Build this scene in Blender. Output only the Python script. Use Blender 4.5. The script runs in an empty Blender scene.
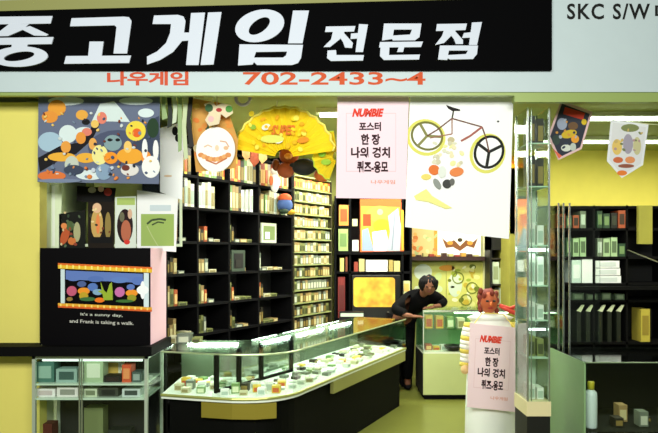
import bpy, bmesh, math, random
from mathutils import Vector, Matrix
from mathutils.geometry import tessellate_polygon
random.seed(7)
S = bpy.context.scene
C = S.collection
F = 600.0            # focal length in pixels of the 658 x 433 frame
H = 1.6              # eye height

# ------------------------------------------------------------------ camera, world, lights, exposure
cam_d = bpy.data.cameras.new('camera'); cam = bpy.data.objects.new('camera', cam_d); C.objects.link(cam)
cam.location = (0, 0, H); cam.rotation_euler = (math.pi/2, 0, 0)
cam_d.sensor_width = 36; cam_d.lens = F/658*36; cam_d.shift_y = 35.5/658
cam_d.clip_start = 0.05
S.camera = cam
S.view_settings.view_transform = 'Standard'; S.view_settings.look = 'None'
S.view_settings.gamma = 1; S.view_settings.use_curve_mapping = False
S.view_settings.exposure = 0.45
w = bpy.data.worlds.new('world'); S.world = w; w.use_nodes = True
w.node_tree.nodes['Background'].inputs[0].default_value = (0.85, 0.95, 0.8, 1)
w.node_tree.nodes['Background'].inputs[1].default_value = 0.07

def area(name, loc, rot, sx, sy, power, col=(1, 1, .92)):
    d = bpy.data.lights.new(name, 'AREA'); d.shape = 'RECTANGLE'; d.size = sx; d.size_y = sy
    d.energy = power; d.color = col
    o = bpy.data.objects.new(name, d); C.objects.link(o); o.location = loc; o.rotation_euler = rot
    return o
# corridor ceiling light in front of the shop, and the shop's own ceiling light
area('corridor_light', (-0.3, -0.6, 3.3), (math.radians(68), 0, 0), 5.0, 1.0, 225, (1, 1, .95))
area('shop_light_front', (0.2, 5.2, 2.66), (0, 0, 0), 2.6, .35, 40, (1, 1, .9))
area('shop_light_back', (0.9, 6.5, 2.66), (0, 0, 0), 2.2, .35, 62, (1, 1, .88))
area('shop_light_right', (3.2, 5.3, 2.66), (0, 0, 0), 2.0, .3, 34, (1, .98, .8))

# ------------------------------------------------------------------ helpers
def lin(c):
    c = c/255
    return c/12.92 if c <= .04045 else ((c+.055)/1.055)**2.4
_m = {}
def M(rgb, rough=.6, metal=0, emit=0, noise=0, spec=.5, nscale=8):
    key = (tuple(rgb), rough, metal, emit, noise, spec)
    if key in _m: return _m[key]
    m = bpy.data.materials.new('colour_%d_%d_%d' % tuple(rgb)); m.use_nodes = True
    nt = m.node_tree; b = nt.nodes['Principled BSDF']
    col = tuple(lin(c) for c in rgb)+(1,)
    b.inputs['Base Color'].default_value = col
    b.inputs['Roughness'].default_value = rough; b.inputs['Metallic'].default_value = metal
    b.inputs['Specular IOR Level'].default_value = spec
    if emit:
        b.inputs['Emission Color'].default_value = col; b.inputs['Emission Strength'].default_value = emit
    if noise:
        tc = nt.nodes.new('ShaderNodeTexCoord'); n = nt.nodes.new('ShaderNodeTexNoise'); r = nt.nodes.new('ShaderNodeMix')
        r.data_type = 'RGBA'; n.inputs['Scale'].default_value = nscale; n.inputs['Detail'].default_value = 5
        nt.links.new(tc.outputs['Object'], n.inputs['Vector']); nt.links.new(n.outputs['Fac'], r.inputs['Factor'])
        r.inputs['A'].default_value = tuple(v*(1-noise) for v in col[:3])+(1,)
        r.inputs['B'].default_value = tuple(min(1, v*(1+noise)) for v in col[:3])+(1,)
        nt.links.new(r.outputs['Result'], b.inputs['Base Color'])
    _m[key] = m
    return m
def glass_mat(name, tint=(.9, 1, .95), gloss=.12):
    m = bpy.data.materials.new(name); m.use_nodes = True; nt = m.node_tree; nt.nodes.clear()
    o = nt.nodes.new('ShaderNodeOutputMaterial'); t = nt.nodes.new('ShaderNodeBsdfTransparent'); g = nt.nodes.new('ShaderNodeBsdfGlossy')
    mx = nt.nodes.new('ShaderNodeMixShader'); lw = nt.nodes.new('ShaderNodeLayerWeight'); mp = nt.nodes.new('ShaderNodeMapRange')
    t.inputs[0].default_value = tint+(1,); g.inputs['Roughness'].default_value = .03
    lw.inputs['Blend'].default_value = .25
    mp.inputs['To Min'].default_value = gloss*.3; mp.inputs['To Max'].default_value = min(1, gloss*5)
    nt.links.new(lw.outputs['Fresnel'], mp.inputs['Value']); nt.links.new(mp.outputs[0], mx.inputs[0])
    nt.links.new(t.outputs[0], mx.inputs[1]); nt.links.new(g.outputs[0], mx.inputs[2]); nt.links.new(mx.outputs[0], o.inputs[0])
    return m
GLASS = glass_mat('clear_glass', (.97, 1, .98), .08)
GREENGLASS = glass_mat('green_glass', (.95, 1.0, .965), .12)
BLACK = M((5, 5, 6), .75, spec=.15); DARK = M((22, 22, 20), .5)
CHROME = M((215, 225, 215), .25, .9); ALU = M((200, 215, 195), .4, .5)
WHITE = M((240, 242, 240), .7); PAPER = M((245, 246, 246), .85, spec=.1)

def Q(px, py, Y):                                        # a point of the plane Y = const
    return Vector(((px-329)*Y/F, Y, H-(py-252)*Y/F))
def X_(px, Y): return (px-329)*Y/F
def Z_(py, Y): return H-(py-252)*Y/F

def tag(o, label=None, cat=None, group=None, kind=None):
    if label: o['label'] = label
    if cat: o['category'] = cat
    if group: o['group'] = group
    if kind: o['kind'] = kind
    return o
def thing(name, label, cat, loc=(0, 0, 0), rotz=0, group=None):
    o = bpy.data.objects.new(name, None); C.objects.link(o); o.location = loc; o.rotation_euler = (0, 0, rotz)
    o.empty_display_size = .05
    return tag(o, label, cat, group)

class MB:
    def __init__(s, org=(0, 0, 0)):
        s.v = []; s.f = []; s.mi = []; s.mats = []; s.org = Vector(org); s.smooth = False
    def m(s, mat):
        if mat is None: return 0
        if mat not in s.mats: s.mats.append(mat)
        return s.mats.index(mat)
    def add(s, vs, fs, mat=None):
        b = len(s.v); i = s.m(mat)
        s.v += [Vector(v) for v in vs]; s.f += [tuple(b+k for k in f) for f in fs]; s.mi += [i]*len(fs)
        return s
    def box(s, x0, x1, y0, y1, z0, z1, mat=None):
        vs = [(x, y, z) for z in (z0, z1) for x, y in ((x0, y0), (x1, y0), (x1, y1), (x0, y1))]
        return s.add(vs, [(3, 2, 1, 0), (4, 5, 6, 7), (0, 1, 5, 4), (1, 2, 6, 5), (2, 3, 7, 6), (3, 0, 4, 7)], mat)
    def obox(s, o, u, n, a0, a1, b0, b1, z0, z1, mat=None):      # box along horizontal axes u and n
        o, u, n = Vector(o), Vector(u), Vector(n)
        vs = [o+u*a+n*b+Vector((0, 0, z)) for z in (z0, z1) for a, b in ((a0, b0), (a1, b0), (a1, b1), (a0, b1))]
        return s.add(vs, [(3, 2, 1, 0), (4, 5, 6, 7), (0, 1, 5, 4), (1, 2, 6, 5), (2, 3, 7, 6), (3, 0, 4, 7)], mat)
    def prism(s, pts, z0, z1, mat=None):                       # horizontal outline pulled up
        n = len(pts); tri = tessellate_polygon([[Vector((p[0], p[1], 0)) for p in pts]])
        vs = [(p[0], p[1], z0) for p in pts]+[(p[0], p[1], z1) for p in pts]
        fs = [tuple(t) for t in tri]+[tuple(k+n for k in t[::-1]) for t in tri]+[(i, (i+1) % n, (i+1) % n+n, i+n) for i in range(n)]
        return s.add(vs, fs, mat)
    def slab(s, loops, nrm, mat=None):                         # 3-D outline (with holes) given thickness nrm
        nrm = Vector(nrm); L = [[Vector(p) for p in l] for l in loops]; flat = [p for l in L for p in l]; n = len(flat)
        tri = tessellate_polygon(L)
        vs = flat+[p+nrm for p in flat]; fs = [tuple(t) for t in tri]+[tuple(k+n for k in t[::-1]) for t in tri]
        b = 0
        for l in L:
            k = len(l); fs += [(b+i, b+(i+1) % k, b+(i+1) % k+n, b+i+n) for i in range(k)]; b += k
        return s.add(vs, fs, mat)
    def tube(s, pts, r, mat=None, seg=8):
        pts = [Vector(p) for p in pts]; vs = []; fs = []
        for i, p in enumerate(pts):
            d = (pts[min(i+1, len(pts)-1)]-pts[max(i-1, 0)]).normalized()
            a = d.cross(Vector((0, 0, 1)) if abs(d.z) < .9 else Vector((1, 0, 0))).normalized(); b = d.cross(a)
            rr = r[i] if isinstance(r, (list, tuple)) else r
            vs += [p+(a*math.cos(t*2*math.pi/seg)+b*math.sin(t*2*math.pi/seg))*rr for t in range(seg)]
        for i in range(len(pts)-1):
            fs += [(i*seg+t, i*seg+(t+1) % seg, (i+1)*seg+(t+1) % seg, (i+1)*seg+t) for t in range(seg)]
        fs += [tuple(range(seg)), tuple(range((len(pts)-1)*seg, len(pts)*seg))[::-1]]
        return s.add(vs, fs, mat)
    def lathe(s, c, prof, mat=None, seg=20, sy=1):
        c = Vector(c); vs = []; fs = []
        for r, z in prof: vs += [c+Vector((r*math.cos(t*2*math.pi/seg), sy*r*math.sin(t*2*math.pi/seg), z)) for t in range(seg)]
        for i in range(len(prof)-1): fs += [(i*seg+t, i*seg+(t+1) % seg, (i+1)*seg+(t+1) % seg, (i+1)*seg+t) for t in range(seg)]
        fs += [tuple(range(seg))[::-1], tuple(range((len(prof)-1)*seg, len(prof)*seg))]
        return s.add(vs, fs, mat)
    def ball(s, c, rx, ry, rz, mat=None, seg=18, rings=12, rot=0):
        c = Vector(c); R = Matrix.Rotation(rot, 3, 'Y'); vs = [c+R@Vector((0, 0, -rz))]; fs = []
        for i in range(1, rings):
            a = -math.pi/2+math.pi*i/rings
            vs += [c+R@Vector((rx*math.cos(a)*math.cos(t*2*math.pi/seg), ry*math.cos(a)*math.sin(t*2*math.pi/seg), rz*math.sin(a))) for t in range(seg)]
        vs.append(c+R@Vector((0, 0, rz))); k = len(vs)-1
        fs += [(0, 1+(t+1) % seg, 1+t) for t in range(seg)]
        for i in range(rings-2): fs += [(1+i*seg+t, 1+i*seg+(t+1) % seg, 1+(i+1)*seg+(t+1) % seg, 1+(i+1)*seg+t) for t in range(seg)]
        fs += [(k, 1+(rings-2)*seg+t, 1+(rings-2)*seg+(t+1) % seg) for t in range(seg)]
        return s.add(vs, fs, mat)
    def build(s, name, mat=None, parent=None, smooth=False, bevel=0):
        me = bpy.data.meshes.new(name)
        off = Vector(parent.matrix_world.translation) if False else Vector((0, 0, 0))
        p = parent
        while p is not None: off += Vector(p.location); p = p.parent
        me.from_pydata([tuple(v-off) for v in s.v], [], s.f)
        mats = s.mats if s.mats else [mat or WHITE]
        for mm in mats: me.materials.append(mm)
        if s.mats: me.polygons.foreach_set('material_index', s.mi)
        bm = bmesh.new(); bm.from_mesh(me); bmesh.ops.recalc_face_normals(bm, faces=bm.faces[:]); bm.to_mesh(me); bm.free()
        if smooth: me.polygons.foreach_set('use_smooth', [True]*len(me.polygons))
        o = bpy.data.objects.new(name, me); C.objects.link(o)
        if parent is not None: o.parent = parent
        if bevel:
            bv = o.modifiers.new('bevel', 'BEVEL'); bv.width = bevel; bv.segments = 2; bv.limit_method = 'ANGLE'
        return o

def text_loops(body, offset=0.0, spacing=1.0):
    cu = bpy.data.curves.new('t', 'FONT'); cu.body = body; cu.offset = offset; cu.space_character = spacing
    cu.resolution_u = 3
    o = bpy.data.objects.new('t', cu); C.objects.link(o)
    dg = bpy.context.evaluated_depsgraph_get(); me = bpy.data.meshes.new_from_object(o.evaluated_get(dg))
    vs = [v.co.copy() for v in me.vertices]; fs = [tuple(p.vertices) for p in me.polygons]
    bpy.data.objects.remove(o); bpy.data.curves.remove(cu); bpy.data.meshes.remove(me)
    return vs, fs

class Art(MB):                                            # flat printed or cut-out shapes on a plane facing the shop front
    def __init__(s, Y, f=None):
        super().__init__(); s.Y = Y; s.k = 0; s.fn = f; s.t = .0006
    def pt(s, x, y, d):
        if s.fn: return s.fn(x, y, d)
        p = Q(x, y, s.Y); p.y -= d; return p
    def lay(s, loops, mat, th=None):
        s.k += 1; d = .0006+.00013*s.k
        L = [[s.pt(x, y, d) for x, y in l] for l in loops]
        nrm = s.pt(loops[0][0][0], loops[0][0][1], 0)-L[0][0]
        nrm = nrm*((d-.0001)/d)
        return s.slab(L, nrm, mat)
    def poly(s, pts, rgb, rough=.7): return s.lay([pts], M(rgb, rough, spec=.2))
    def rect(s, x0, y0, x1, y1, rgb): return s.poly([(x0, y0), (x1, y0), (x1, y1), (x0, y1)], rgb)
    def ell(s, cx, cy, rx, ry, rgb, rot=0, n=20, a0=0, a1=360):
        r = math.radians(rot); pts = []
        full = a1-a0 >= 360
        for i in range(n if full else n+1):
            a = math.radians(a0+(a1-a0)*i/n); x = rx*math.cos(a); y = ry*math.sin(a)
            pts.append((cx+x*math.cos(r)-y*math.sin(r), cy+x*math.sin(r)+y*math.cos(r)))
        return s.poly(pts, rgb)
    def ring(s, cx, cy, rx, ry, wd, rgb, rot=0, n=28):
        r = math.radians(rot)
        def lp(a_, b_): return [(cx+a_*math.cos(t)*math.cos(r)-b_*math.sin(t)*math.sin(r), cy+a_*math.cos(t)*math.sin(r)+b_*math.sin(t)*math.cos(r)) for t in [2*math.pi*i/n for i in range(n)]]
        return s.lay([lp(rx, ry), lp(rx-wd, ry-wd)[::-1]], M(rgb, .7, spec=.2))
    def line(s, x0, y0, x1, y1, wd, rgb):
        dx, dy = x1-x0, y1-y0; l = math.hypot(dx, dy); nx, ny = -dy/l*wd/2, dx/l*wd/2
        return s.poly([(x0+nx, y0+ny), (x1+nx, y1+ny), (x1-nx, y1-ny), (x0-nx, y0-ny)], rgb)
    def path(s, pts, wd, rgb):
        for a, b in zip(pts, pts[1:]): s.line(*a, *b, wd, rgb)
        return s
    def text(s, body, x0, y0, x1, y1, rgb, bold=0.0, shear=0, slope=0, spacing=1.0):
        vs, fs = text_loops(body, bold, spacing)
        if not vs: return s
        s.k += 1; d = .0006+.00013*s.k
        a, b = min(v.x for v in vs), max(v.x for v in vs); c, e = min(v.y for v in vs), max(v.y for v in vs)
        out = []
        for v in vs:
            u = (v.x-a)/(b-a); t = (v.y-c)/(e-c)
            out.append(s.pt(x0+(x1-x0)*u+shear*(t-.5), y1+(y0-y1)*t+slope*u, d))
        return s.add(out, fs, M(rgb, .6, spec=.2))

def struct(name, mb, mat=None):
    o = mb.build(name, mat); o['kind'] = 'structure'; return o
def poster(name, label, cat, quad, Y, rgb, group=None, th=.003, Y2=None):
    """A sheet whose corners are quad; returns (thing, art)."""
    mb = MB(); P = [Q(x, y, Y) for x, y in quad]
    mb.slab([P], (0, th, 0)); o = mb.build(name, M(rgb, .8, spec=.15) if isinstance(rgb, tuple) else rgb)
    tag(o, label, cat, group)
    return o, Art(Y)
def blobs(a, n, x0, y0, x1, y1, cols, r=(1, 4), seed=0):
    rnd = random.Random(seed)
    for i in range(n):
        a.ell(rnd.uniform(x0, x1), rnd.uniform(y0, y1), rnd.uniform(*r), rnd.uniform(*r), cols[i % len(cols)], rnd.uniform(0, 90), 10)

# ------------------------------------------------------------------ the setting
struct('floor', MB().box(-5, 6, -1, 9, -.1, 0), M((112, 116, 52), .28, noise=.18, nscale=3))
struct('ceiling', MB().box(-3.4, 5.2, 4.07, 8, 2.70, 2.8), M((158, 166, 90), .8, noise=.08))
struct('wall_back', MB().box(-.6, 2.25, 7.62, 7.8, 0, 2.7), M((170, 172, 90), .8, noise=.1))
U = Vector((.534, .845, 0)); N = Vector((-.845, .534, 0)); A0 = Vector((-1.30, 4.95, 0))
struct('wall_left', MB().obox(A0, U, N, -.5, 3.4, .32, .42, 0, 2.7), M((150, 150, 80), .8, noise=.1))
struct('wall_side', MB().box(-2.2, -2.06, 4.36, 7.4, 0, 2.7), M((206, 214, 170), .8, noise=.05))
struct('wall_right', MB().box(4.6, 4.75, 4.2, 8, 0, 2.7), M((150, 150, 60), .8, noise=.1))
# right-hand bay: yellow bulkhead above a recess, with its back wall
struct('trim_bulkhead', MB().prism([(2.25, 6.5), (4.6, 6.5), (4.6, 7.8), (2.25, 7.8)], 2.10, 2.7), M((222, 208, 90), .7, noise=.06))
struct('wall_recess', MB().box(2.25, 4.6, 7.0, 7.1, 0, 2.1), M((30, 32, 26), .8, noise=.2))
struct('wall_partition', MB().box(2.08, 2.25, 6.9, 7.62, 0, 2.7), M((150, 145, 55), .8, noise=.2))
# shop-front pillar at the left
struct('wall_front', MB().box(-3.4, -2.05, 4.25, 4.36, 0, 2.66), M((232, 222, 112), .65, noise=.05, nscale=4))
# fascia
struct('trim_fascia', MB().box(-3.4, 3.4, 4.0, 4.06, Z_(92, 4.0), 3.62), M((190, 206, 208), .5, noise=.03))
struct('trim_header', MB().box(-3.4, X_(514, 4.02), 4.01, 4.05, Z_(95.5, 4.01), Z_(92, 4.0)).box(X_(514, 4.02), 3.4, 4.01, 4.06, Z_(102, 4.01), Z_(92, 4.0)), M((150, 170, 96), .4, .1))

# ------------------------------------------------------------------ the sign
sY = 4.0
sign = thing('shop_sign', 'long black shop sign with large white Korean lettering above the opening', 'shop sign', Q(250, 71, sY))
mb = MB(); mb.slab([[Q(-70, 11.5, sY-.03), Q(0, 11, sY-.03), Q(430, 1, sY-.03), Q(552, -3, sY-.03), Q(552, 70, sY-.03), Q(-70, 70, sY-.03)]], (0, .03, 0))
mb.build('sign_board', M((3, 3, 4), .8, spec=.05), sign)
mb = MB(); mb.slab([[Q(-70, 2, sY-.035), Q(552, -14, sY-.035), Q(552, -4, sY-.035), Q(430, 0, sY-.035), Q(0, 11, sY-.035), Q(-70, 12, sY-.035)]], (0, .034, 0))
mb.build('sign_edge', M((140, 142, 80), .6), sign)
def ellp(cx, cy, rx, ry, rot=0, n=32):
    r = math.radians(rot)
    return [(cx+rx*math.cos(t)*math.cos(r)-ry*math.sin(t)*math.sin(r), cy+rx*math.cos(t)*math.sin(r)+ry*math.sin(t)*math.cos(r)) for t in [2*math.pi*i/n for i in range(n)]]
letters = [
 [[[(-12,16.8),(52.5,16),(50.5,23.5),(-13,24.5)]], [[(9,24),(29,24),(22,30),(8,36),(-14,36.5),(-14,35),(0,31)]], [[(20,28.5),(30,26),(40,30.5),(48.5,34.5),(46,35.8),(34,35.5)]],
  [[(-13,38),(53.5,37),(51.5,44),(-13,45)]], [[(12,43.5),(28,43.5),(26,49),(11,49)]], [ellp(19.5,56.6,28.3,10.2,-2), ellp(19,56.3,15.5,4.3,-9)]],
 [[[(71.5,18.2),(124,16.6),(129,17.2),(131.5,21),(127,53.5),(113.5,53.5),(116.5,27),(114.5,25.3),(70,26.3)]], [[(89.5,41.5),(103.5,41.5),(101.5,57),(88,57)]], [[(66,56),(131,55.5),(129,63),(64,63.8)]]],
 [[[(154,15.5),(178,14.8),(183.5,16.5),(185.5,21),(184,32.5),(190.5,32.5),(188.5,40.5),(182,41),(173,52),(160,60),(147,64.5),(147,56.5),(157,51.5),(166,43),(170,33),(171,24),(152.5,24)]],
  [[(191,13),(205,12.5),(198.5,65),(186,65)]], [[(208,12.5),(221.5,12),(213.5,64.5),(200.5,65)]]],
 [[ellp(259.7,25.8,25,15.8,-14), ellp(259.3,26,12.3,6.3,-36)], [[(293,10.5),(309,10.5),(302.5,43.3),(288,43.3)]],
  [[(239.5,44.3),(303,44.8),(301,58),(298,63),(292,65),(257,65),(254,62),(252.5,64.5),(238,65.5)], [(256,52),(287,51.5),(286,55.5),(283,57.5),(254,57.5)]]],
 [[[(326,26.5),(355.5,26),(354,31.5),(325,32)]], [[(333,31),(345,31),(340,39),(330,47),(323.5,47),(331,39.5)]], [[(339,36),(344,33),(353,43),(352,48),(345,47.5),(343,42)]],
  [[(351,33.5),(358,33),(357,38.5),(350.5,39)]], [[(359,24),(368,24.5),(363,52),(355.5,52)]], [[(327.5,50.5),(336,50),(336.5,55),(364,55),(363,60.5),(331,61),(327,58)]]],
 [[[(384,23.5),(421.5,23.5),(419.5,37),(415,40.3),(393,40.5),(392,39),(382,40.5)], [(394,29.5),(412,29.5),(410,34.5),(393,35.5)]], [[(380,42),(423,41.5),(421,47),(379,47.5)]],
  [[(399,46.5),(404.5,46.5),(403,52),(397,52)]], [[(380.5,47),(389.5,47),(389,55),(420,54.5),(419,59.5),(384,60),(380,56)]]],
 [[[(437,24),(467,23.5),(465.5,30),(436,31)]], [[(444,30),(456,30),(450,37),(444,43),(435,45),(442,36)]], [[(450,34),(455,31),(463,40),(463,44),(456,44),(454,39)]],
  [[(464,33),(473,32),(471,37.5),(462,38)]], [[(472,22.5),(482,22),(477,45),(469,45)]], [[(440,45.5),(478,45.5),(477,54),(473,59),(450,59.5),(448,58.2),(447,60),(438,59.5)], [(449,50.5),(468,50.5),(466,54),(448,55)]]]]
for i, L in enumerate(letters):
    mb = MB()
    for j, loops in enumerate(L):
        mb.slab([[Q(x, y, sY-.038-.0006*j) for x, y in l] for l in loops], (0, .0078+.0006*j, 0))
    mb.build('letter', M((206, 214, 226), .6), sign)
for nm, body, rect, rgb, bold, cat, lab in [
    ('name_lettering', '나우게임', (107, 71.5, 188.5, 85.5), (206, 84, 52), .035, 'lettering', 'red Korean shop name lettering on the white fascia left of the phone number'),
    ('phone_number', '702-2433~4', (243, 72, 425.5, 85), (206, 84, 40), .02, 'lettering', 'red telephone number lettering on the white fascia below the black sign'),
    ('supplier_lettering', 'SKC S/W', (567, 3.5, 650, 19.5), (20, 22, 20), .022, 'lettering', 'black condensed Latin lettering on the white fascia right of the black sign'),
    ('supplier_word', '대리점', (655, 3.5, 715, 20), (26, 28, 26), .02, 'lettering', 'black Korean lettering cut off by the right edge beside the Latin letters')]:
    a = Art(sY); a.text(body, *rect, rgb, bold, spacing=1.15 if 'SKC' in body else 1.0)
    tag(a.build(nm), lab, cat)

# ------------------------------------------------------------------ ceiling lamps (fluorescent battens)
def batten(x0, x1, y, label, grp='ceiling tubes'):
    t = thing('fluorescent_lamp', label, 'ceiling lamp', ((x0+x1)/2, y, 2.7), 0, None)
    MB().box(x0, x1, y-.05, y+.05, 2.665, 2.7).build('lamp_housing', M((190, 195, 150), .5), t)
    MB().tube([(x0+.03, y, 2.655), (x1-.03, y, 2.655)], .016).build('tube', M((240, 255, 225), .5, emit=9), t, True)
batten(X_(585, 4.75), 3.3, 4.75, 'bright fluorescent tube on the ceiling nearest the entrance at right')
batten(X_(540, 5.75), 3.4, 5.75, 'fluorescent tube on the ceiling behind the two pennants')
batten(-.1, .3, 4.62, 'short fluorescent tube on the ceiling left of the pink poster')

# ------------------------------------------------------------------ hanging sheets at the front
# pink notice and white bicycle poster
def notice_art(f, name, parent):
    a = Art(0, f)
    for x0, y0, x1, y1 in ((8, 17, 58, 17.6), (8, 75, 58, 75.6)): a.rect(x0, y0, x1, y1, (236, 200, 205))
    for x0, y0, x1, y1 in ((8, 17, 8.6, 75), (57.5, 17, 58, 75)): a.rect(x0, y0, x1, y1, (236, 200, 205))
    a.text('NUMBIE', 15, 12.5, 45, 21, (226, 60, 36), .06, 2)
    for s_, r in (('포스터', (21, 26, 43, 35)), ('한 장', (23, 38, 42, 49)), ('나의 경치', (13, 51, 52, 62)), ('퀴즈-응모', (19, 65, 50, 77))):
        a.text(s_, *r, (50, 16, 24), .04)
    a.text('나우게임', 33, 84, 57, 88, (228, 150, 120), .01)
    return a.build(name, None, parent)
o, a = poster('pink_notice', 'pale pink paper notice with red and dark Korean lettering hanging from the header', 'notice', [(337.5, 96), (409, 96), (406, 199), (336, 198)], 4.14, (252, 226, 236))
notice_art(lambda x, y, d: Q(338+x, 96+y, 4.14)-Vector((0, d, 0)), 'lettering', o)
o, a = poster('bicycle_poster', 'large white poster of a racing bicycle hanging right of the pink notice', 'poster', [(410, 96), (513.5, 96), (509, 239), (405, 227)], 4.15, (252, 253, 252))
yl = (226, 224, 110); dk = (70, 70, 52)
for cx, cy, rx, ry in ((427, 137, 18.5, 17), (488.5, 153, 16.5, 19)):
    a.ring(cx-1, cy+.5, rx+1.2, ry+1.2, 3.2, yl, 20)
a.ring(427, 136, 16.5, 14.5, 2.2, (120, 120, 60), 20); a.ring(489, 152, 15, 17.2, 2.6, (30, 32, 30), 25)
for an in (100, 215, 335):
    r = math.radians(an); a.line(489, 152, 489+15*math.cos(r), 152+16*math.sin(r), 3, (36, 38, 34)); a.line(427, 136, 427+15*math.cos(r+.5), 136+13*math.sin(r+.5), 2.6, (140, 140, 84))
a.path([(427, 136), (437, 130), (452, 118.5), (482, 127), (486, 138), (489, 152)], 1.3, (110, 70, 56))
a.path([(452, 118.5), (454, 108)], 1.4, dk); a.path([(452, 118.5), (452, 134), (430, 138)], 1.1, (160, 110, 90)); a.path([(482, 127), (470, 136), (461, 141)], 2, (170, 100, 90))
a.poly([(446, 105), (453, 107.5), (460, 109.5), (460, 111), (452, 111), (448, 108.5)], (36, 32, 32)); a.ell(498, 121.5, 1.1, .9, (60, 60, 60))
a.ell(451, 140, 3.5, 3, (200, 190, 150))
blobs(a, 26, 433, 143, 462, 165, [(240, 232, 190), (226, 226, 200), (240, 240, 170), (214, 210, 180)], (1, 3), 3)
a.ell(434, 170, 5.5, 5, (232, 124, 60), 20); a.ell(456.5, 172, 7, 4.5, (236, 140, 80), -10); a.ell(426, 177, 5, 3, (240, 222, 120)); a.ell(442, 172, 4, 6, (230, 236, 226))
a.ell(437, 184, 3, 6, (150, 156, 150), -30); a.ell(447, 184, 4.5, 4.5, (70, 70, 68)); a.ell(452, 182, 2.5, 3.5, (110, 110, 104)); a.poly([(414, 196), (426, 189), (432, 196), (452, 208), (446, 209), (428, 202), (416, 200)], (244, 240, 150))
a.build('bicycle_picture', None, o)

# blue cartoon-like poster at left
o, a = poster('blue_poster', 'large blue landscape poster crowded with orange shapes hanging at the left of the opening', 'poster', [(38.5, 95.5), (160, 95), (159, 184), (37.5, 182)], 4.17, (104, 114, 138))
for cx, cy, rx, ry in ((66, 101, 18, 4.5), (136, 101, 17, 4), (146, 113, 8, 4.5), (68, 134, 9, 9), (84, 132, 9, 5), (90, 175, 14, 5)): a.ell(cx, cy, rx, ry, (216, 232, 232))
a.poly([(92, 121), (100, 104), (114, 101), (122, 110), (130, 122)], (212, 228, 226)); a.ell(50, 142, 12, 10, (166, 196, 214)); a.ell(118, 148, 30, 18, (76, 84, 110))
a.poly([(38, 158), (60, 146), (82, 142), (96, 120), (100, 124), (92, 140), (76, 154), (60, 160), (40, 172)], (22, 20, 26))
a.poly([(120, 160), (150, 120), (159, 116), (159, 150), (140, 166)], (60, 70, 92)); a.ell(153, 128, 6, 10, (36, 62, 40))
for cx, cy, rx, ry, c in ((57, 108, 9, 8, (232, 160, 58)), (50, 117, 8, 6, (230, 150, 60)), (82, 115, 6, 5, (232, 170, 70)), (86, 122, 4, 3, (20, 20, 24)), (102, 118, 5, 6, (226, 130, 110)), (95, 124, 4, 4, (236, 196, 100)),
    (87, 132, 5, 4, (224, 130, 110)), (81, 138, 5, 6, (230, 150, 60)), (66, 147, 5, 6, (232, 160, 70)), (62, 157, 14, 4.5, (236, 176, 60)), (86, 158, 10, 5, (236, 176, 60)), (93, 144, 4, 6, (232, 170, 84)), (100, 155, 8, 10, (236, 230, 150)),
    (113, 143, 9, 8, (132, 160, 164)), (110, 140, 2.4, 1.6, (20, 24, 28)), (118, 140, 2.4, 1.6, (20, 24, 28)), (111, 158, 7, 6, (240, 150, 40)), (130, 156, 13, 8, (236, 166, 50)), (128, 147, 4, 6, (240, 200, 110)), (136, 131, 10, 10, (236, 214, 70)), (137, 133, 4.5, 4.5, (228, 100, 40)),
    (146, 157, 5, 6, (236, 150, 60)), (52, 176, 14, 5, (222, 120, 60)), (130, 170, 9, 6, (222, 220, 214)), (126, 168, 4, 3, (110, 50, 40)), (104, 172, 8, 8, (134, 160, 186)), (72, 165, 7, 9, (196, 206, 190)), (74, 170, 10, 5, (60, 70, 90))): a.ell(cx, cy, rx, ry, c)
for cx, cy, rx, ry in ((151, 167, 9, 11), (145, 149, 2.8, 10), (156, 150, 2.8, 10)): a.ell(cx, cy, rx, ry, (240, 242, 238))
blobs(a, 70, 44, 112, 156, 178, [(226, 150, 70), (70, 84, 112), (206, 216, 214), (120, 60, 40), (40, 44, 60), (236, 200, 110), (120, 140, 160)], (.6, 1.9), 77); a.ell(60, 181, 22, 2, (120, 134, 160)); blobs(a, 10, 44, 168, 118, 180, [(226, 130, 60), (200, 210, 220), (110, 130, 160)], (1, 2.4), 5)
a.build('landscape_picture', None, o)

# the window pane behind the box with the small pasted pictures
pane = thing('window_pane', 'narrow glass pane with pale frame standing behind the black box at left', 'window pane', (X_(112, 4.46), 4.46, 1.64))
fx0, fx1 = X_(43, 4.46), X_(182, 4.46)
MB().box(fx0+.015, fx1-.015, 4.455, 4.462, 1.66, 2.66).build('glass', GLASS, pane)
mb = MB(); mb.box(fx0, fx1, 4.45, 4.47, 1.64, 1.66); mb.box(fx0, fx0+.016, 4.45, 4.47, 1.66, 2.66); mb.box(fx1-.016, fx1, 4.45, 4.47, 1.66, 2.66); mb.build('frame', M((200, 214, 180), .4), pane)
pY = 4.445
def pic(label, quad, rgb, fn, name='picture_card', cat='picture', Y=pY):
    o, a = poster(name, label, cat, quad, Y, rgb); fn(a)
    if a.f: a.build('printed_picture', None, o)
    return o
pic('pale green paper strip pasted on the pane at the far left', [(44, 184), (62, 184), (60, 248), (44, 248)], (216, 230, 196), lambda a: a.rect(52, 186, 55, 246, (232, 240, 224)))
def f1(a):
    a.ell(65, 236, 4, 9, (190, 90, 50), 20); a.ell(70, 226, 4, 5, (80, 100, 60)); a.ell(77, 232, 3.5, 10, (176, 176, 130)); a.ell(64, 226, 3, 3, (226, 140, 80)); a.ell(72, 241, 4, 4, (210, 120, 60)); blobs(a, 14, 60, 212, 82, 246, [(50, 70, 50), (90, 110, 80), (150, 70, 50), (220, 200, 150)], (.8, 2), 8)
pic('dark picture with a rust-coloured figure just above the left end of the black box', [(59, 214), (85, 210), (85, 248), (59, 248)], (26, 28, 24), f1)
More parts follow.
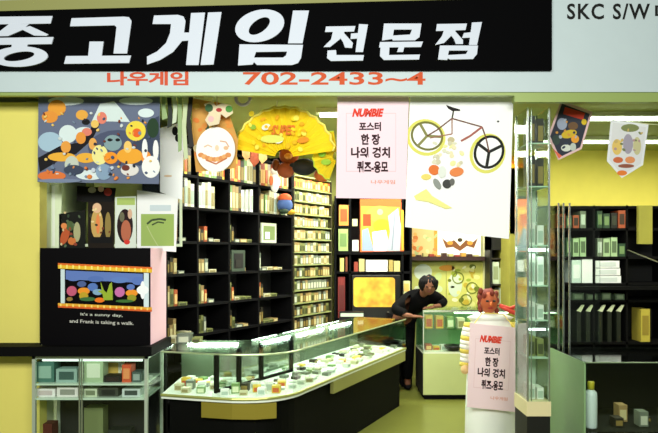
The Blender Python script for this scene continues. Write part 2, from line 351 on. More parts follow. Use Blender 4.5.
def f2(a):
    a.ell(97, 224, 6, 15, (206, 170, 96)); a.ell(97, 208, 4.5, 5, (232, 190, 150)); a.ell(108, 226, 3, 14, (150, 130, 70)); a.rect(90, 237, 112, 243, (12, 12, 12)); a.ell(98, 224, 2, 10, (236, 140, 80)); blobs(a, 10, 90, 202, 112, 236, [(240, 220, 160), (120, 60, 40), (60, 60, 44)], (.8, 1.8), 9)
pic('tall dark picture of two tan figures in the middle of the pane', [(88, 200), (114, 200), (114, 249), (88, 249)], (34, 28, 22), f2)
def f3(a):
    a.ell(125, 226, 8, 17, (40, 22, 24)); a.ell(126, 231, 5, 11, (190, 110, 80)); a.ell(122, 217, 2.5, 5, (110, 110, 84)); a.ell(130, 214, 2.2, 5, (220, 180, 150)); a.ell(127, 242, 3, 2.5, (220, 60, 50)); a.rect(117, 198, 135, 205, (176, 200, 110))
pic('white card with a dark oval portrait in the middle of the pasted pictures', [(115, 197), (136, 196), (136, 249), (115, 249)], (226, 236, 220), f3)
def f4(a):
    a.rect(141, 214, 174, 246, (160, 186, 100)); a.path([(147, 224), (152, 220), (160, 219), (166, 220)], 2, (60, 76, 50)); a.path([(152, 225), (158, 222), (164, 223)], 1.4, (60, 76, 50)); a.path([(147, 226), (152, 236), (158, 246)], .8, (190, 204, 140)); a.text('CARD', 148, 206, 170, 212, (190, 208, 214), .01)
    a.k -= 1
def f4b(a):
    a.rect(141, 214, 174, 246, (160, 186, 100)); a.path([(147, 224), (152, 220), (160, 219), (166, 220)], 2, (60, 76, 50)); a.path([(152, 225), (158, 222), (164, 223)], 1.4, (60, 76, 50)); a.path([(147, 226), (152, 236), (158, 246)], .8, (190, 204, 140)); a.rect(150, 205, 171, 211, (206, 220, 224))
pic('white sheet with a green picture at the right end above the black box', [(137, 190), (178, 196), (176, 252), (137, 249)], (246, 248, 246), f4b, Y=4.44)
def f5(a):
    a.rect(82, 196, 112, 202, (10, 10, 10)); a.ell(92, 190, 4, 3, (180, 176, 150)); a.ell(108, 192, 4, 4, (170, 60, 50)); a.ell(101, 189, 3, 3, (226, 190, 160))
pic('narrow black strip with coloured dots pasted below the blue landscape poster', [(77, 186), (116, 188), (114, 201), (77, 201)], (18, 16, 16), f5)
pic('tall white sheet with a dark hole-like mark beside the blue landscape poster', [(160, 128), (184, 122), (182, 200), (160, 192)], (246, 250, 250), lambda a: (a.ell(175, 131, 3, 4.5, (14, 14, 14)), a.ell(178, 138, 3, 4, (14, 14, 14)), a.ell(168, 176, 4, 1, (226, 196, 160))), Y=4.43)
# streamers hanging from the header
for i, (x, y1, c, nm) in enumerate([(164, 118, (150, 176, 120), 'sage green'), (169, 126, (30, 40, 30), 'blackish'), (174, 122, (206, 220, 190), 'pale mint'), (180, 150, (150, 176, 120), 'green'), (186, 158, (200, 214, 170), 'pale green'), (191, 146, (28, 26, 22), 'black')]):
    mb = MB(); P = [Q(x-2.2, 96, 4.2), Q(x+2.2, 96, 4.2), Q(x+1.5+math.sin(i)*2, (96+y1)/2, 4.21), Q(x+2.6+math.cos(i), y1, 4.2), Q(x-1.8, y1+2, 4.2), Q(x-2.6+math.sin(i)*2, (96+y1)/2, 4.21)]
    mb.slab([P], (0, .004, 0)); tag(mb.build('streamer', M(c, .7)), nm+' paper streamer hanging between the blue poster and the round plaque', 'streamer', 'paper streamers')

# ------------------------------------------------------------------ orange poster, round plaque, lavender ring
o, a = poster('orange_poster', 'orange and brown printed poster hanging behind the round white plaque', 'poster', [(192, 98), (226, 104), (238, 140), (236, 168), (196, 172), (192, 130)], 4.28, (214, 160, 84))
blobs(a, 30, 196, 104, 232, 165, [(226, 130, 60), (236, 196, 100), (150, 90, 50), (240, 220, 170), (60, 90, 60), (226, 150, 70)], (1.5, 4), 12)
a.build('printed_pattern', None, o)
pl = thing('round_plaque', 'round white plaque with a faint orange smile hanging left of the yellow fan', 'plaque', Q(215, 149, 4.25))
mb = MB(); mb.slab([[Q(x, y, 4.25) for x, y in ellp(215.5, 149.5, 19.5, 22.5, 4, 40)]], (0, .02, 0)); disc = mb.build('disc', M((250, 248, 242), .6), pl)
a = Art(4.25)
for x in range(9):
    a.ell(201+x*3.4, 155+4.5*math.sin(x/8*math.pi), 3, 2.4, (236, 176, 110) if x % 2 else (226, 150, 90))
a.path([(204, 147), (208, 145), (212, 147)], 1.2, (226, 190, 160)); a.path([(220, 141), (226, 142), (229, 147)], 1.2, (220, 170, 140)); a.ell(226, 148, 2.5, 2, (232, 190, 150)); a.ell(217, 148, 2, 3, (240, 214, 180)); a.path([(206, 160), (216, 164), (227, 158)], 1.4, (200, 120, 80))
a.build('orange_print', None, disc)
mb = MB(); mb.tube([Q(214, 128, 4.255), Q(213, 94, 4.255)], .002); mb.build('string', WHITE, pl)
# green-eyed ornament above the plaque
cr = thing('paper_ornament', 'small paper ornament with two green discs above the round plaque', 'ornament', Q(217, 112, 4.2))
a = Art(4.2); 
mb = MB(); mb.slab([[Q(x, y, 4.2) for x, y in [(204, 104), (212, 101), (216, 106), (222, 103), (231, 105), (233, 113), (226, 118), (221, 114), (219, 124), (209, 126), (205, 120), (209, 113)]]], (0, .006, 0)); mb.build('card', M((232, 216, 180), .7), cr)
a.ell(209, 108, 4, 4, (60, 96, 60)); a.ell(229, 109, 3.5, 3.5, (84, 150, 70)); a.ell(211, 119, 3, 3, (236, 190, 190)); a.ell(219, 110, 3, 2, (180, 60, 60)); a.build('green_discs', None, cr)
MB().tube([Q(217, 105, 4.24), Q(217, 94, 4.24)], .002).build('string', WHITE, cr)
mb = MB(); c0 = Q(243, 98, 4.25)
mb.tube([c0+Vector((.05*math.cos(t*math.pi/12), 0, .05*math.sin(t*math.pi/12))) for t in range(25)], .012)
tag(mb.build('paper_ring', M((196, 186, 226), .6), None, True), 'small lavender paper ring hanging from the ceiling above the yellow fan', 'ring')

# ------------------------------------------------------------------ yellow paper fans
def fan(name, label, cx, cy, R, Y, a0, a1, r0, n, cols, sq=1.0, art=None, group=None):
    """pleated fan; angles in degrees measured from +x, y up"""
    t = thing(name, label, 'paper fan', Q(cx, cy, Y), 0, group); k = Y/F; c = Q(cx, cy, Y); mb = MB()
    inner, outer = [], []
    for i in range(n*2+1):
        a = math.radians(a0+(a1-a0)*i/(n*2)); d = .012*(1 if i % 2 else -1)
        rr = R*(1.0 if i % 2 else .955)
        outer.append(c+Vector((rr*k*math.cos(a), d, rr*k*math.sin(a)*sq))); inner.append(c+Vector((r0*k*math.cos(a), d*.4, r0*k*math.sin(a)*sq)))
    m = len(outer); vs = outer+inner+[v+Vector((0, .003, 0)) for v in outer+inner]
    fs = [(i, i+1, m+i+1, m+i) for i in range(m-1)]+[(2*m+i, 2*m+i+1, 3*m+i+1, 3*m+i) for i in range(m-1)]+[(i, i+1, 2*m+i+1, 2*m+i) for i in range(m-1)]+[(m+i, m+i+1, 3*m+i+1, 3*m+i) for i in range(m-1)]
    mb.add(vs, fs); pp = mb.build('pleated_paper', M(cols[0], .7), t)
    mb = MB(); mb.tube([p+Vector((0, -.004, 0)) for p in outer], .007*R/40); mb.build('scalloped_edge', M(cols[1], .7), pp, True)
    if art:
        b = Art(Y-.02); art(b); b.build('printed_pattern', None, pp)
    return t
def fart(a):
    a.text('SUPER', 272, 125, 296, 135, (226, 120, 30), .04, 2); a.ell(253, 127, 3, 2.5, (150, 190, 60)); a.ell(266, 127, 4.5, 3, (236, 240, 220), -20); a.ell(278, 140, 5, 3.5, (246, 248, 236)); a.ell(272, 139, 12, 4, (232, 236, 110)); a.ell(303, 140, 6, 3, (236, 150, 40), -10)
    blobs(a, 24, 250, 110, 306, 150, [(248, 220, 40), (240, 190, 30), (250, 236, 90), (244, 176, 30)], (1.5, 3), 21)
fan('paper_fan', 'large yellow scalloped paper fan hanging in the middle of the opening', 284, 158, 52, 4.36, 8, 170, 9, 13, [(246, 214, 20), (252, 240, 110)], 1.0, fart)
fan('paper_fan', 'smaller yellow-green paper fan half hidden behind the pink notice', 338, 156, 26, 4.42, 100, 250, 5, 8, [(226, 206, 30), (190, 214, 60)], 1.0, lambda a: (a.ell(322, 153, 4, 4, (120, 180, 50)), a.ell(330, 146, 4, 3, (236, 150, 30)), a.ell(326, 162, 5, 3, (150, 196, 60))))
MB_ = MB(); MB_.tube([Q(277, 108, 4.37), Q(277, 94.5, 4.37)], .002); tag(MB_.build('hanging_string', WHITE), 'thin string from the ceiling to the large yellow fan', 'string')
# pasted red-brown streamers below the big fan
for i, (x, y, c, nm) in enumerate([(246, 152, (206, 150, 90), 'tan'), (254, 158, (170, 80, 46), 'rust brown'), (262, 155, (226, 176, 110), 'light orange')]):
    mb = MB(); mb.slab([[Q(x-4, y-14, 5.2), Q(x+4, y-14, 5.2), Q(x+5, y+4, 5.2), Q(x, y+9, 5.2), Q(x-4, y+3, 5.2)]], (0, .006, 0)); tag(mb.build('hanging_card', M(c, .7, noise=.4, nscale=30)), nm+' hanging card below the left half of the yellow fan', 'card')

# ------------------------------------------------------------------ left bookcase
def tt(px):                 # distance along the bookcase for a pixel column
    k = (px-329)/F; return (k*A0.y-A0.x)/(U.x-k*U.y)
def wp(t, b, z): return A0+U*t+N*b+Vector((0, 0, z))
bc = thing('bookcase', 'tall black bookcase of half-empty game shelves along the left wall', 'bookcase', (A0.x, A0.y, 0))
bc['category'] = 'bookcase'
cols_t = [-.30, -.05, tt(198), tt(229.5), tt(259), 1.70]
zs = [.07, .34, .60, .865, 1.125, 1.395, 1.67, 1.965, 2.24, 2.5]
for z in zs: MB().obox(A0, U, N, -.05, 1.70, .0, .28, z, z+.022).build('shelf_board', BLACK, bc)
for t_ in cols_t[1:]: MB().obox(A0, U, N, t_-.011, t_+.011, .0, .28, 0, 2.62).build('upright', BLACK, bc)
MB().obox(A0, U, N, -.05, 1.70, .28, .295, 0, 2.62).build('back_panel', M((12, 11, 10), .7), bc)

_case = {}
def case_mesh(rgb, rgb2):
    k = (rgb, rgb2)
    if k not in _case:
        mb = MB(); mb.box(0, 1, 0, 1, 0, 1, M(rgb, .45)); mb.box(.12, .88, -.02, 0, .12, .72, M(rgb2, .5)); o = mb.build('game_case'); me = o.data; bpy.data.objects.remove(o)
        _case[k] = me
    return _case[k]
PAL = {'cream': ((206, 204, 166), (150, 140, 90)), 'white': ((236, 240, 230), (176, 196, 180)), 'green': ((120, 156, 90), (220, 226, 190)), 'yellow': ((222, 190, 60), (200, 90, 40)),
       'tan': ((160, 134, 84), (206, 196, 140)), 'grey': ((110, 120, 104), (200, 206, 180)), 'rust': ((176, 84, 44), (226, 190, 120)), 'dark': ((40, 36, 26), (140, 120, 60)), 'olive': ((128, 134, 76), (70, 76, 40))}
ang = math.atan2(U.y, U.x)
def case(p, sx, sy, sz, colour, label, group, rz=ang, name='game_case', cat='game case', tilt=0):
    me = case_mesh(*PAL[colour]); o = bpy.data.objects.new(name, me); C.objects.link(o)
    o.location = p; o.scale = (sx, sy, sz); o.rotation_euler = (0, tilt, rz)
    return tag(o, label, cat, group)
rowname = {0: 'lowest', 1: 'second lowest', 2: 'third lowest', 3: 'waist-high', 4: 'fourth visible', 5: 'middle', 6: 'upper middle', 7: 'third from top', 8: 'second from top', 9: 'top'}
colname = ['far left', 'left', 'centre left', 'centre', 'right']
R_ = random.Random(4)
for zi, z in enumerate(zs[:-1]):
    if zi < 3: continue
    for ci in range(1, 5):
        t0, t1 = cols_t[ci]+.02, cols_t[ci+1]-.02
        zz = z+.022
        grp = 'cases on the %s shelf of the %s section' % (rowname[zi], colname[ci])
        if zi < 7:                        # sparse: a few leaning cases then a low flat row
            t = t0+.005
            n = [3, 3, 2, 2][ci-1]
            if ci == 4 and zi == 5: n = 1
            for k in range(n):
                wd = R_.uniform(.025, .04); hh = R_.uniform(.1, .16)*(1 if k else 1.1)
                c = R_.choice(['tan', 'rust', 'olive', 'dark', 'dark', 'grey'])
                case(wp(t, .03, zz), wd, .12, hh, c, '%s case upright on the %s shelf, %s section of the black bookcase' % (c, rowname[zi], colname[ci]), grp); t += wd+.006
            while t < t0+(t1-t0)*R_.uniform(.45, .95):
                wd = R_.uniform(.06, .1)
                if t+wd > t1: break
                c = R_.choice(['cream', 'olive', 'olive', 'tan', 'grey'])
                case(wp(t, .02, zz), wd, .1, R_.uniform(.022, .035), c, '%s case lying flat on the %s shelf, %s section of the black bookcase' % (c, rowname[zi], colname[ci]), grp); t += wd+.008
        else:
            t = t0
            while t < t1-.03:
                wd = R_.uniform(.022, .05)
                if R_.random() < (.05 if ci != 3 else .12): t += wd; continue
                c = R_.choice(['cream', 'white', 'cream', 'tan', 'green', 'white', 'grey', 'dark'] if zi == 7 else ['tan', 'rust', 'yellow', 'cream', 'dark', 'green'])
                if t+wd > t1: break
                if not (zi == 7 and tt(213) < t < tt(229)):
                    case(wp(t, .02, zz), wd, .14, R_.uniform(.19, .245), c, '%s case in the full %s row, %s section of the black bookcase' % (c, rowname[zi], colname[ci]), grp)
                t += wd+.003
# open cover displayed at the right of the bookcase
for (px, w_, z, rgb, lab) in [(262, .21, 1.692, (206, 214, 190), 'pale green cover propped on the upper middle shelf at the right of the bookcase'), (232, .16, 1.417, (60, 76, 60), 'dark cover with pale border propped on the middle shelf of the bookcase')]:
    t0 = tt(px)+.01
    th_ = thing('game_cover', lab, 'cover', tuple(wp(t0, .0, z)))
    MB().obox(A0, U, N, t0, t0+w_+.03, .012, .03, z, z+.2).build('board', M(rgb, .6), th_)
    mb = MB(); mb.obox(A0, U, N, t0+.03, t0+w_, .008, .012, z+.03, z+.17, M((120, 140, 80) if rgb[0] > 100 else (14, 14, 14), .6)); mb.obox(A0, U, N, t0+.05, t0+.12, .004, .008, z+.04, z+.11, M((236, 240, 246) if rgb[0] > 100 else (30, 30, 24), .6)); mb.build('picture', None, th_)

# ------------------------------------------------------------------ pale rack stacked with small boxes (continues the left wall)
rk = thing('cartridge_rack', 'tall pale rack packed with rows of small boxes beside the black bookcase', 'rack', tuple(wp(1.73, 0, 0)))
r0, r1 = 1.73, 2.50
RN = 13; rz0, rz1 = .62, 2.42; dz = (rz1-rz0)/RN
for i in range(RN+1): MB().obox(A0, U, N, r0, r1, .0, .2, rz0+i*dz, rz0+i*dz+.012).build('shelf_board', M((150, 160, 100), .6), rk)
for t_ in (r0, r1-.015): MB().obox(A0, U, N, t_, t_+.015, .0, .2, 0, rz1+.012).build('upright', M((60, 56, 30), .6), rk)
MB().obox(A0, U, N, r0, r1, .2, .21, 0, rz1+.012).build('back_panel', M((90, 84, 44), .7), rk)
for i in range(RN):
    t = r0+.02; z = rz0+i*dz+.012
    pal = (['tan', 'olive', 'dark', 'dark', 'grey'] if i < 6 else ['tan', 'olive', 'cream', 'grey', 'tan']) if i != 12 else ['yellow', 'tan', 'rust']
    ordn = ['lowest', 'second', 'third', 'fourth', 'fifth', 'sixth', 'seventh', 'eighth', 'ninth', 'tenth', 'eleventh', 'twelfth', 'thirteenth'][i]
    while t < r1-.075:
        wd = R_.uniform(.045, .06); c = R_.choice(pal)
        case(wp(t, .01, z), wd-.004, .1, dz-.012-R_.uniform(.02, .035), c, 'small %s box in the %s row up of the pale rack' % (c, ordn), 'boxes in the %s row of the pale rack' % ordn, name='cartridge_box', cat='box'); t += wd
# plush toys and balloons on top of the rack and the bookcase
def toy(label, base, parts_):
    t = thing('plush_toy', label, 'plush toy', base)
    for nm, c, r, col in parts_:
        MB().ball(c, *r).build(nm, M(col, .8, noise=.2, nscale=30), t, True)
zt = 2.622
def at(t, b, z): return tuple(wp(t, b, z))
zt2 = rz1+.012
def hung(label, px, py, Y, parts_):
    t = thing('plush_toy', label, 'plush toy', Q(px, py, Y))
    for nm, x, y, rx, ry, col in parts_:
        k = Y/F; dy = -.03 if nm in ('eye', 'muzzle') else 0
        c = Q(x, y, Y); c.y += dy-(.0 if not dy else rx*k*.2+.05); MB().ball(c, rx*k, max(.01, min(rx, ry)*k*.8), ry*k).build(nm, M(col, .8, noise=.35, nscale=30), t, True)
    MB().tube([Q(px, py-6, Y), (Q(px, py, Y).x, Y, 2.7)], .002).build('string', M((120, 110, 60), .7), t)
hung('brown round plush toy hanging below the centre of the large yellow fan', 289, 156, 4.75, [('head', 289, 155, 10, 9, (176, 84, 36)), ('body', 286, 170, 9, 8, (150, 70, 30)), ('ear', 280.5, 148, 4, 4, (60, 26, 14)), ('ear', 298, 148, 4, 4, (120, 50, 22)), ('muzzle', 289, 158, 4, 3, (226, 150, 80)), ('arm', 276, 165, 4, 6, (120, 56, 24)), ('arm', 298, 163, 7, 3, (186, 80, 36))])
hung('black oval plush toy hanging left of the pink notice', 304, 167, 4.62, [('body', 304, 167, 12, 8.5, (10, 10, 8)), ('tail', 316, 168, 4, 2.5, (10, 10, 8)), ('tail', 292.5, 165, 3, 2, (12, 12, 10))])
hung('orange plush toy hanging between the black oval toy and the pink notice', 322, 169, 4.7, [('body', 322, 175, 8, 7, (216, 110, 40)), ('head', 322, 164, 6, 5.5, (226, 140, 60)), ('ear', 317.5, 158, 2, 2.6, (180, 80, 30)), ('ear', 326.5, 158, 2, 2.6, (180, 80, 30))])
# toys standing in the bookcase's bright top part, front edge
zt3 = zs[8]+.022
tb = tt(270)
toy('white and red standing plush figure in front of the right end of the bookcase', at(tb, -.12, zt3-.06), [('body', at(tb, -.06, zt3+.03), (.045, .045, .1), (240, 238, 232)), ('head', at(tb, -.06, zt3+.15), (.04, .04, .045), (236, 226, 214)), ('hat', at(tb, -.06, zt3+.2), (.035, .035, .04), (214, 90, 50)), ('arm', at(tb-.06, -.06, zt3+.05), (.02, .02, .05), (220, 110, 60)), ('arm', at(tb+.06, -.06, zt3+.05), (.02, .02, .05), (240, 236, 230))])
tb2 = tt(281)
toy('blue and red ball-shaped toy on the bookcase shelf below the brown plush', at(tb2, -.05, zs[7]+.1), [('body', at(tb2, -.05, zs[7]+.12), (.08, .08, .08), (70, 100, 160)), ('cap', at(tb2, -.05, zs[7]+.19), (.07, .07, .05), (226, 100, 50)), ('shoe', at(tb2-.06, -.08, zs[7]+.05), (.05, .05, .028), (40, 60, 40)), ('shoe', at(tb2+.06, -.08, zs[7]+.05), (.05, .05, .028), (226, 170, 40))])

# ------------------------------------------------------------------ television rack on the back wall
rY = 7.12
tv_rack = thing('television_rack', 'black open rack with a television on it against the back wall', 'rack', (X_(372, rY), rY, 0))
xr = [X_(335.5, rY), X_(350, rY), X_(402.5, rY), X_(411, rY)]
zr = [Z_(p, rY) for p in (345, 322, 275, 252.5, 226)]
for x in xr: MB().box(x-.012, x+.012, rY, rY+.45, 0, Z_(196, rY)).build('upright', BLACK, tv_rack)
MB().box(xr[0], xr[3], rY, rY+.45, .5, .525).build('shelf_board', BLACK, tv_rack)
MB().box(xr[0], xr[3], rY, rY+.45, Z_(321, rY), Z_(318, rY)).build('shelf_board', BLACK, tv_rack)
MB().box(xr[0], xr[3], rY, rY+.45, Z_(273.5, rY), Z_(271.5, rY)).build('shelf_board', BLACK, tv_rack)
MB().box(xr[0], xr[3], rY-.01, rY+.45, Z_(254.5, rY), Z_(251, rY)).build('shelf_board', BLACK, tv_rack)
MB().box(xr[0], xr[1], rY, rY+.45, Z_(227.5, rY), Z_(225.5, rY)).build('shelf_board', BLACK, tv_rack)
MB().box(xr[0], xr[3], rY, rY+.45, Z_(198, rY), Z_(196, rY)).build('shelf_board', BLACK, tv_rack)
MB().box(xr[0], xr[3], rY+.45, rY+.46, 0, Z_(196, rY)).build('back_panel', M((28, 12, 10), .8), tv_rack)
tv = thing('television', 'boxy television with a glowing yellow screen on the black rack', 'television', (X_(375, rY), rY, Z_(318, rY)))
tx0, tx1, tz0, tz1 = X_(351.8, 7.04), X_(400.5, 7.04), Z_(318, rY)+.0, Z_(274.8, rY)
mb = MB(); mb.box(tx0, tx1, 7.04, 7.22, tz0, tz1); mb.prism([(tx0+.06, 7.22), (tx1-.06, 7.22), (tx1-.13, 7.46), (tx0+.13, 7.46)], tz0+.02, tz1-.05); tvc = mb.build('cabinet', M((10, 9, 8), .4), tv, bevel=.008)
def rr(x0, y0, x1, y1, r, n=5):
    P = []
    for cx, cy, a in ((x1-r, y0+r, -90), (x1-r, y1-r, 0), (x0+r, y1-r, 90), (x0+r, y0+r, 180)):
        for i in range(n+1):
            t = math.radians(a+90*i/n); P.append((cx+r*math.cos(t), cy+r*math.sin(t)))
    return P
scr = bpy.data.materials.new('screen_glow'); scr.use_nodes = True; nt = scr.node_tree; b = nt.nodes['Principled BSDF']
tc = nt.nodes.new('ShaderNodeTexCoord'); nz = nt.nodes.new('ShaderNodeTexNoise'); cr_ = nt.nodes.new('ShaderNodeValToRGB'); nz.inputs['Scale'].default_value = 7
nt.links.new(tc.outputs['Object'], nz.inputs['Vector']); nt.links.new(nz.outputs['Fac'], cr_.inputs[0])
cr_.color_ramp.elements[0].position = .3; cr_.color_ramp.elements[0].color = (lin(236), lin(150), lin(40), 1); cr_.color_ramp.elements[1].position = .62; cr_.color_ramp.elements[1].color = (lin(244), lin(214), lin(62), 1)
nt.links.new(cr_.outputs[0], b.inputs['Emission Color']); b.inputs['Emission Strength'].default_value = 1.1; b.inputs['Base Color'].default_value = (.02, .02, .02, 1); b.inputs['Roughness'].default_value = .2
mb = MB(); mb.slab([[Q(x, y, 7.032) for x, y in rr(353.5, 277.5, 395, 307, 3)]], (0, .01, 0)); mb.build('screen', scr, tvc)
mb = MB(); [mb.tube([Q(x, 312, 7.044), Q(x, 312, 7.03)], .009) for x in (388, 392.5, 396)]; mb.build('control_knobs', M((90, 90, 70), .4), tvc)
# contents of the rack
def bx(name, label, cat, x0, y0, x1, y1, Y, D, rgb, rgb2=None, group=None, zbase=None):
    """a box whose front face spans the given outline at depth Y"""
    zb = Z_(y1, Y) if zbase is None else zbase; o = None
    mb = MB(); mb.box(X_(x0, Y), X_(x1, Y), Y, Y+D, zb, Z_(y0, Y), M(rgb, .5))
    if rgb2:
        ex, ez = (X_(x1, Y)-X_(x0, Y))*.15, (Z_(y0, Y)-zb)*.2
        mb.box(X_(x0, Y)+ex, X_(x1, Y)-ex, Y-.003, Y, zb+ez, Z_(y0, Y)-ez, M(rgb2, .5))
    return tag(mb.build(name), label, cat, group)
z1, z2, z3 = Z_(225.5, rY), Z_(251, rY), Z_(271.5, rY)
bx('game_box', 'orange-brown box in the upper left cell of the television rack', 'box', 339, 205, 348.5, 225.5, rY, .2, (206, 140, 60), (150, 80, 30), zbase=z1)
bx('game_box', 'pale green box in the second cell down of the television rack', 'box', 338.5, 229, 348, 251, rY, .2, (160, 186, 110), (110, 140, 80), zbase=z2)
bx('paper_cup', 'white cup-sized carton right of the pale green box', 'carton', 352.5, 240, 358.5, 251, rY, .1, (236, 240, 230), None, zbase=z2)
bx('paper_carton', 'small cream carton on the television rack near the orange game poster', 'carton', 352.5, 219, 357.5, 226, rY-.0, .1, (206, 206, 150), None)
bx('paper_box', 'white box directly above the television', 'box', 366, 260, 387.5, 271.5, rY, .2, (250, 252, 246), None, zbase=z3)
for i, (x0, x1, y0, c, nm) in enumerate([(340, 344, 258, (200, 190, 110), 'straw'), (345.5, 347.5, 257, (120, 60, 30), 'brown'), (354, 358, 262, (150, 60, 40), 'red'), (359, 364.5, 259, (196, 180, 120), 'beige'), (389, 393, 260, (170, 150, 80), 'olive'), (394, 400, 261, (206, 190, 120), 'cream')]):
    bx('game_box', nm+' box on the shelf just above the television', 'box', x0, y0, x1, 271.5, rY, .15, c, None, zbase=z3)
bx('book', 'dark red book standing left of the television', 'book', 338, 277, 345, 318, rY+.02, .2, (130, 34, 26), (100, 24, 20), zbase=Z_(318, rY))
zz = Z_(318, rY)
for i, (y0, y1, c, nm) in enumerate([(306, 318, (206, 120, 60), 'orange'), (294, 305.8, (30, 26, 20), 'black'), (281, 293.8, (206, 206, 150), 'cream')]):
    bx('stacked_box', nm+' box in the stack right of the television', 'box', 403, y0, 410, y1, rY, .2, c, (236, 180, 90) if i != 1 else None)
con = thing('game_console', 'pale two-deck game console on the shelf below the television', 'game console', Q(351, 326, 6.9))
cy_ = 6.88
MB().box(X_(339.5, cy_), X_(364, cy_), cy_, cy_+.14, Z_(326, cy_), Z_(312, cy_)).build('body', M((20, 20, 18), .4), con)
for y0, y1 in ((313.2, 316.6), (320.5, 324.2)): MB().box(X_(340.5, cy_), X_(363.4, cy_), cy_-.006, cy_, Z_(y1, cy_), Z_(y0, cy_)).build('pale_panel', M((216, 232, 210), .4), con)
MB().box(xr[0]-.012, X_(366, cy_), cy_-.01, rY, Z_(329, cy_), Z_(326, cy_)).build('front_shelf', BLACK, tv_rack)
# orange poster in front of the rack
o, a = poster('orange_game_poster', 'orange and grey poster hanging on the rack above the television', 'poster', [(360, 199), (401, 199), (404, 251), (360, 252)], 7.104, (228, 100, 52))
a.poly([(361, 206), (400, 207), (397, 250), (361, 250)], (236, 152, 60)); a.ell(380, 214, 14, 8, (242, 190, 70)); a.ell(382, 226, 9, 7, (236, 150, 40)); a.rect(363, 214, 371, 226, (206, 70, 36))
a.poly([(372, 232), (386, 230), (390, 251), (374, 251)], (240, 244, 248)); a.poly([(388, 216), (398, 208), (401, 226), (400, 251), (386, 251), (390, 232)], (160, 168, 176)); a.poly([(362, 230), (368, 228), (374, 251), (362, 251)], (140, 156, 176)); a.line(395, 212, 392, 250, 1.2, (120, 126, 140))
a.ell(380, 212, 3, 3, (250, 220, 130)); a.poly([(401, 210), (403.5, 210), (403.8, 250), (401.5, 250)], (240, 160, 50)); a.build('printed_pattern', None, o)

# ------------------------------------------------------------------ back wall posters
wY = 7.6
def f6(a):
    blobs(a, 26, 404, 234, 436, 254, [(232, 170, 90), (206, 120, 60), (240, 216, 150), (176, 190, 130), (226, 140, 80)], (1.2, 3), 31)
pic('tan printed poster left of the white emblem poster on the back wall', [(403, 228), (435, 228), (435, 256), (403, 256)], (226, 190, 130), f6, 'wall_poster', 'poster', wY-.01)
def f7(a):
    a.rect(434, 228, 437.5, 256, (226, 150, 60))
    a.poly([(442, 238), (448, 243), (454, 240), (460, 246), (466, 240), (472, 243), (478, 238), (474, 248), (467, 246), (460, 251), (453, 247), (446, 248)], (130, 84, 50)); a.ell(450, 243, 3, 2, (226, 150, 60)); a.ell(470, 243, 3, 2, (226, 150, 60)); a.ell(460, 240, 2.5, 2, (70, 60, 40))
pic('white poster with a brown winged emblem on the back wall', [(434, 228), (481, 228), (481, 256), (434, 256)], (248, 246, 236), f7, 'wall_poster', 'poster', wY-.01)
o = tag(MB().box(X_(401, 7.5), X_(484, 7.5), 7.45, 7.62, Z_(260.5, 7.5), Z_(256.5, 7.5)).build('wall_shelf', M((50, 22, 16), .6)), 'dark wall shelf running above the head of the dark-haired person', 'shelf')
for i in range(12):
    x = 404+i*6.4; c = [(150, 50, 36), (206, 150, 60), (60, 30, 20), (190, 180, 110)][i % 4]; nm = ['red', 'amber', 'dark brown', 'straw'][i % 4]
    bx('shelf_box', nm+' small box on the wall shelf above the dark-haired person', 'box', x, 253+(i % 3), x+4.5, 256.5, 7.47, .1, c, None, 'boxes on the wall shelf', zbase=Z_(256.5, 7.5))
def f8(a):
    blobs(a, 12, 412, 268, 442, 300, [(196, 212, 140), (226, 232, 200), (214, 206, 110), (206, 222, 170)], (3, 7), 41); a.ell(423, 272, 9, 8, (224, 234, 214)); a.ell(447, 268, 8, 3, (214, 150, 60)); a.ell(455, 285, 7, 12, (206, 220, 190))
pic('pale green wall poster behind the head of the dark-haired person', [(410, 262), (446, 262), (446, 312), (410, 312)], (206, 208, 116), f8, 'wall_poster', 'poster', wY-.01)
def f9(a):
    blobs(a, 34, 449, 265, 482, 306, [(160, 176, 60), (226, 224, 140), (110, 120, 40), (236, 236, 190), (196, 170, 60)], (1, 3.5), 43)
    for cx, cy in ((458, 278), (472, 288), (466, 300)): a.ring(cx, cy, 6, 6, 1.2, (120, 130, 50))
pic('yellow-green patterned wall poster right of the dark-haired person', [(446.5, 262), (484, 262), (484, 312), (446.5, 312)], (210, 208, 110), f9, 'wall_poster', 'poster', wY-.01)
tag(MB().box(X_(484.5, 7.5), X_(488.5, 7.5), 7.5, 7.62, 0, 2.2).build('wall_batten', M((216, 214, 170), .5)), 'pale vertical batten on the back wall right of the posters', 'batten')
cab = thing('wall_cabinet', 'dark open cabinet with pale stacks at the right end of the back wall', 'cabinet', (X_(500, 7.3), 7.3, 0))
cY = 7.25
mb = MB(); x0, x1 = X_(490, cY), X_(513.5, cY)
mb.box(x0, x0+.02, cY, 7.6, 0, Z_(236, cY)); mb.box(x1-.05, x1, cY, 7.6, 0, Z_(236, cY)); mb.box(x0, x1, 7.59, 7.6, 0, Z_(236, cY)); mb.box(x0, x1, cY, 7.6, Z_(250, cY), Z_(236, cY)); mb.build('body', M((14, 14, 12), .5), cab)
for y in (258, 284, 305, 330): MB().box(x0+.02, x1-.05, cY+.01, 7.59, Z_(y+1.5, cY), Z_(y, cY)).build('shelf_board', M((40, 34, 24), .5), cab)
for i, (x, y0, yb, c, nm) in enumerate([(492.5, 262, 284, (206, 220, 190), 'pale green'), (499.5, 268, 284, (190, 200, 150), 'olive white'), (492.5, 290, 305, (190, 170, 120), 'tan'), (500, 288, 305, (206, 220, 200), 'mint white')]):
    bx('stacked_box', nm+' box in the dark cabinet, %s shelf' % ('upper' if yb == 284 else 'lower'), 'box', x, y0, x+6.5, yb, cY+.03, .2, c, (150, 160, 120), zbase=Z_(yb, cY))
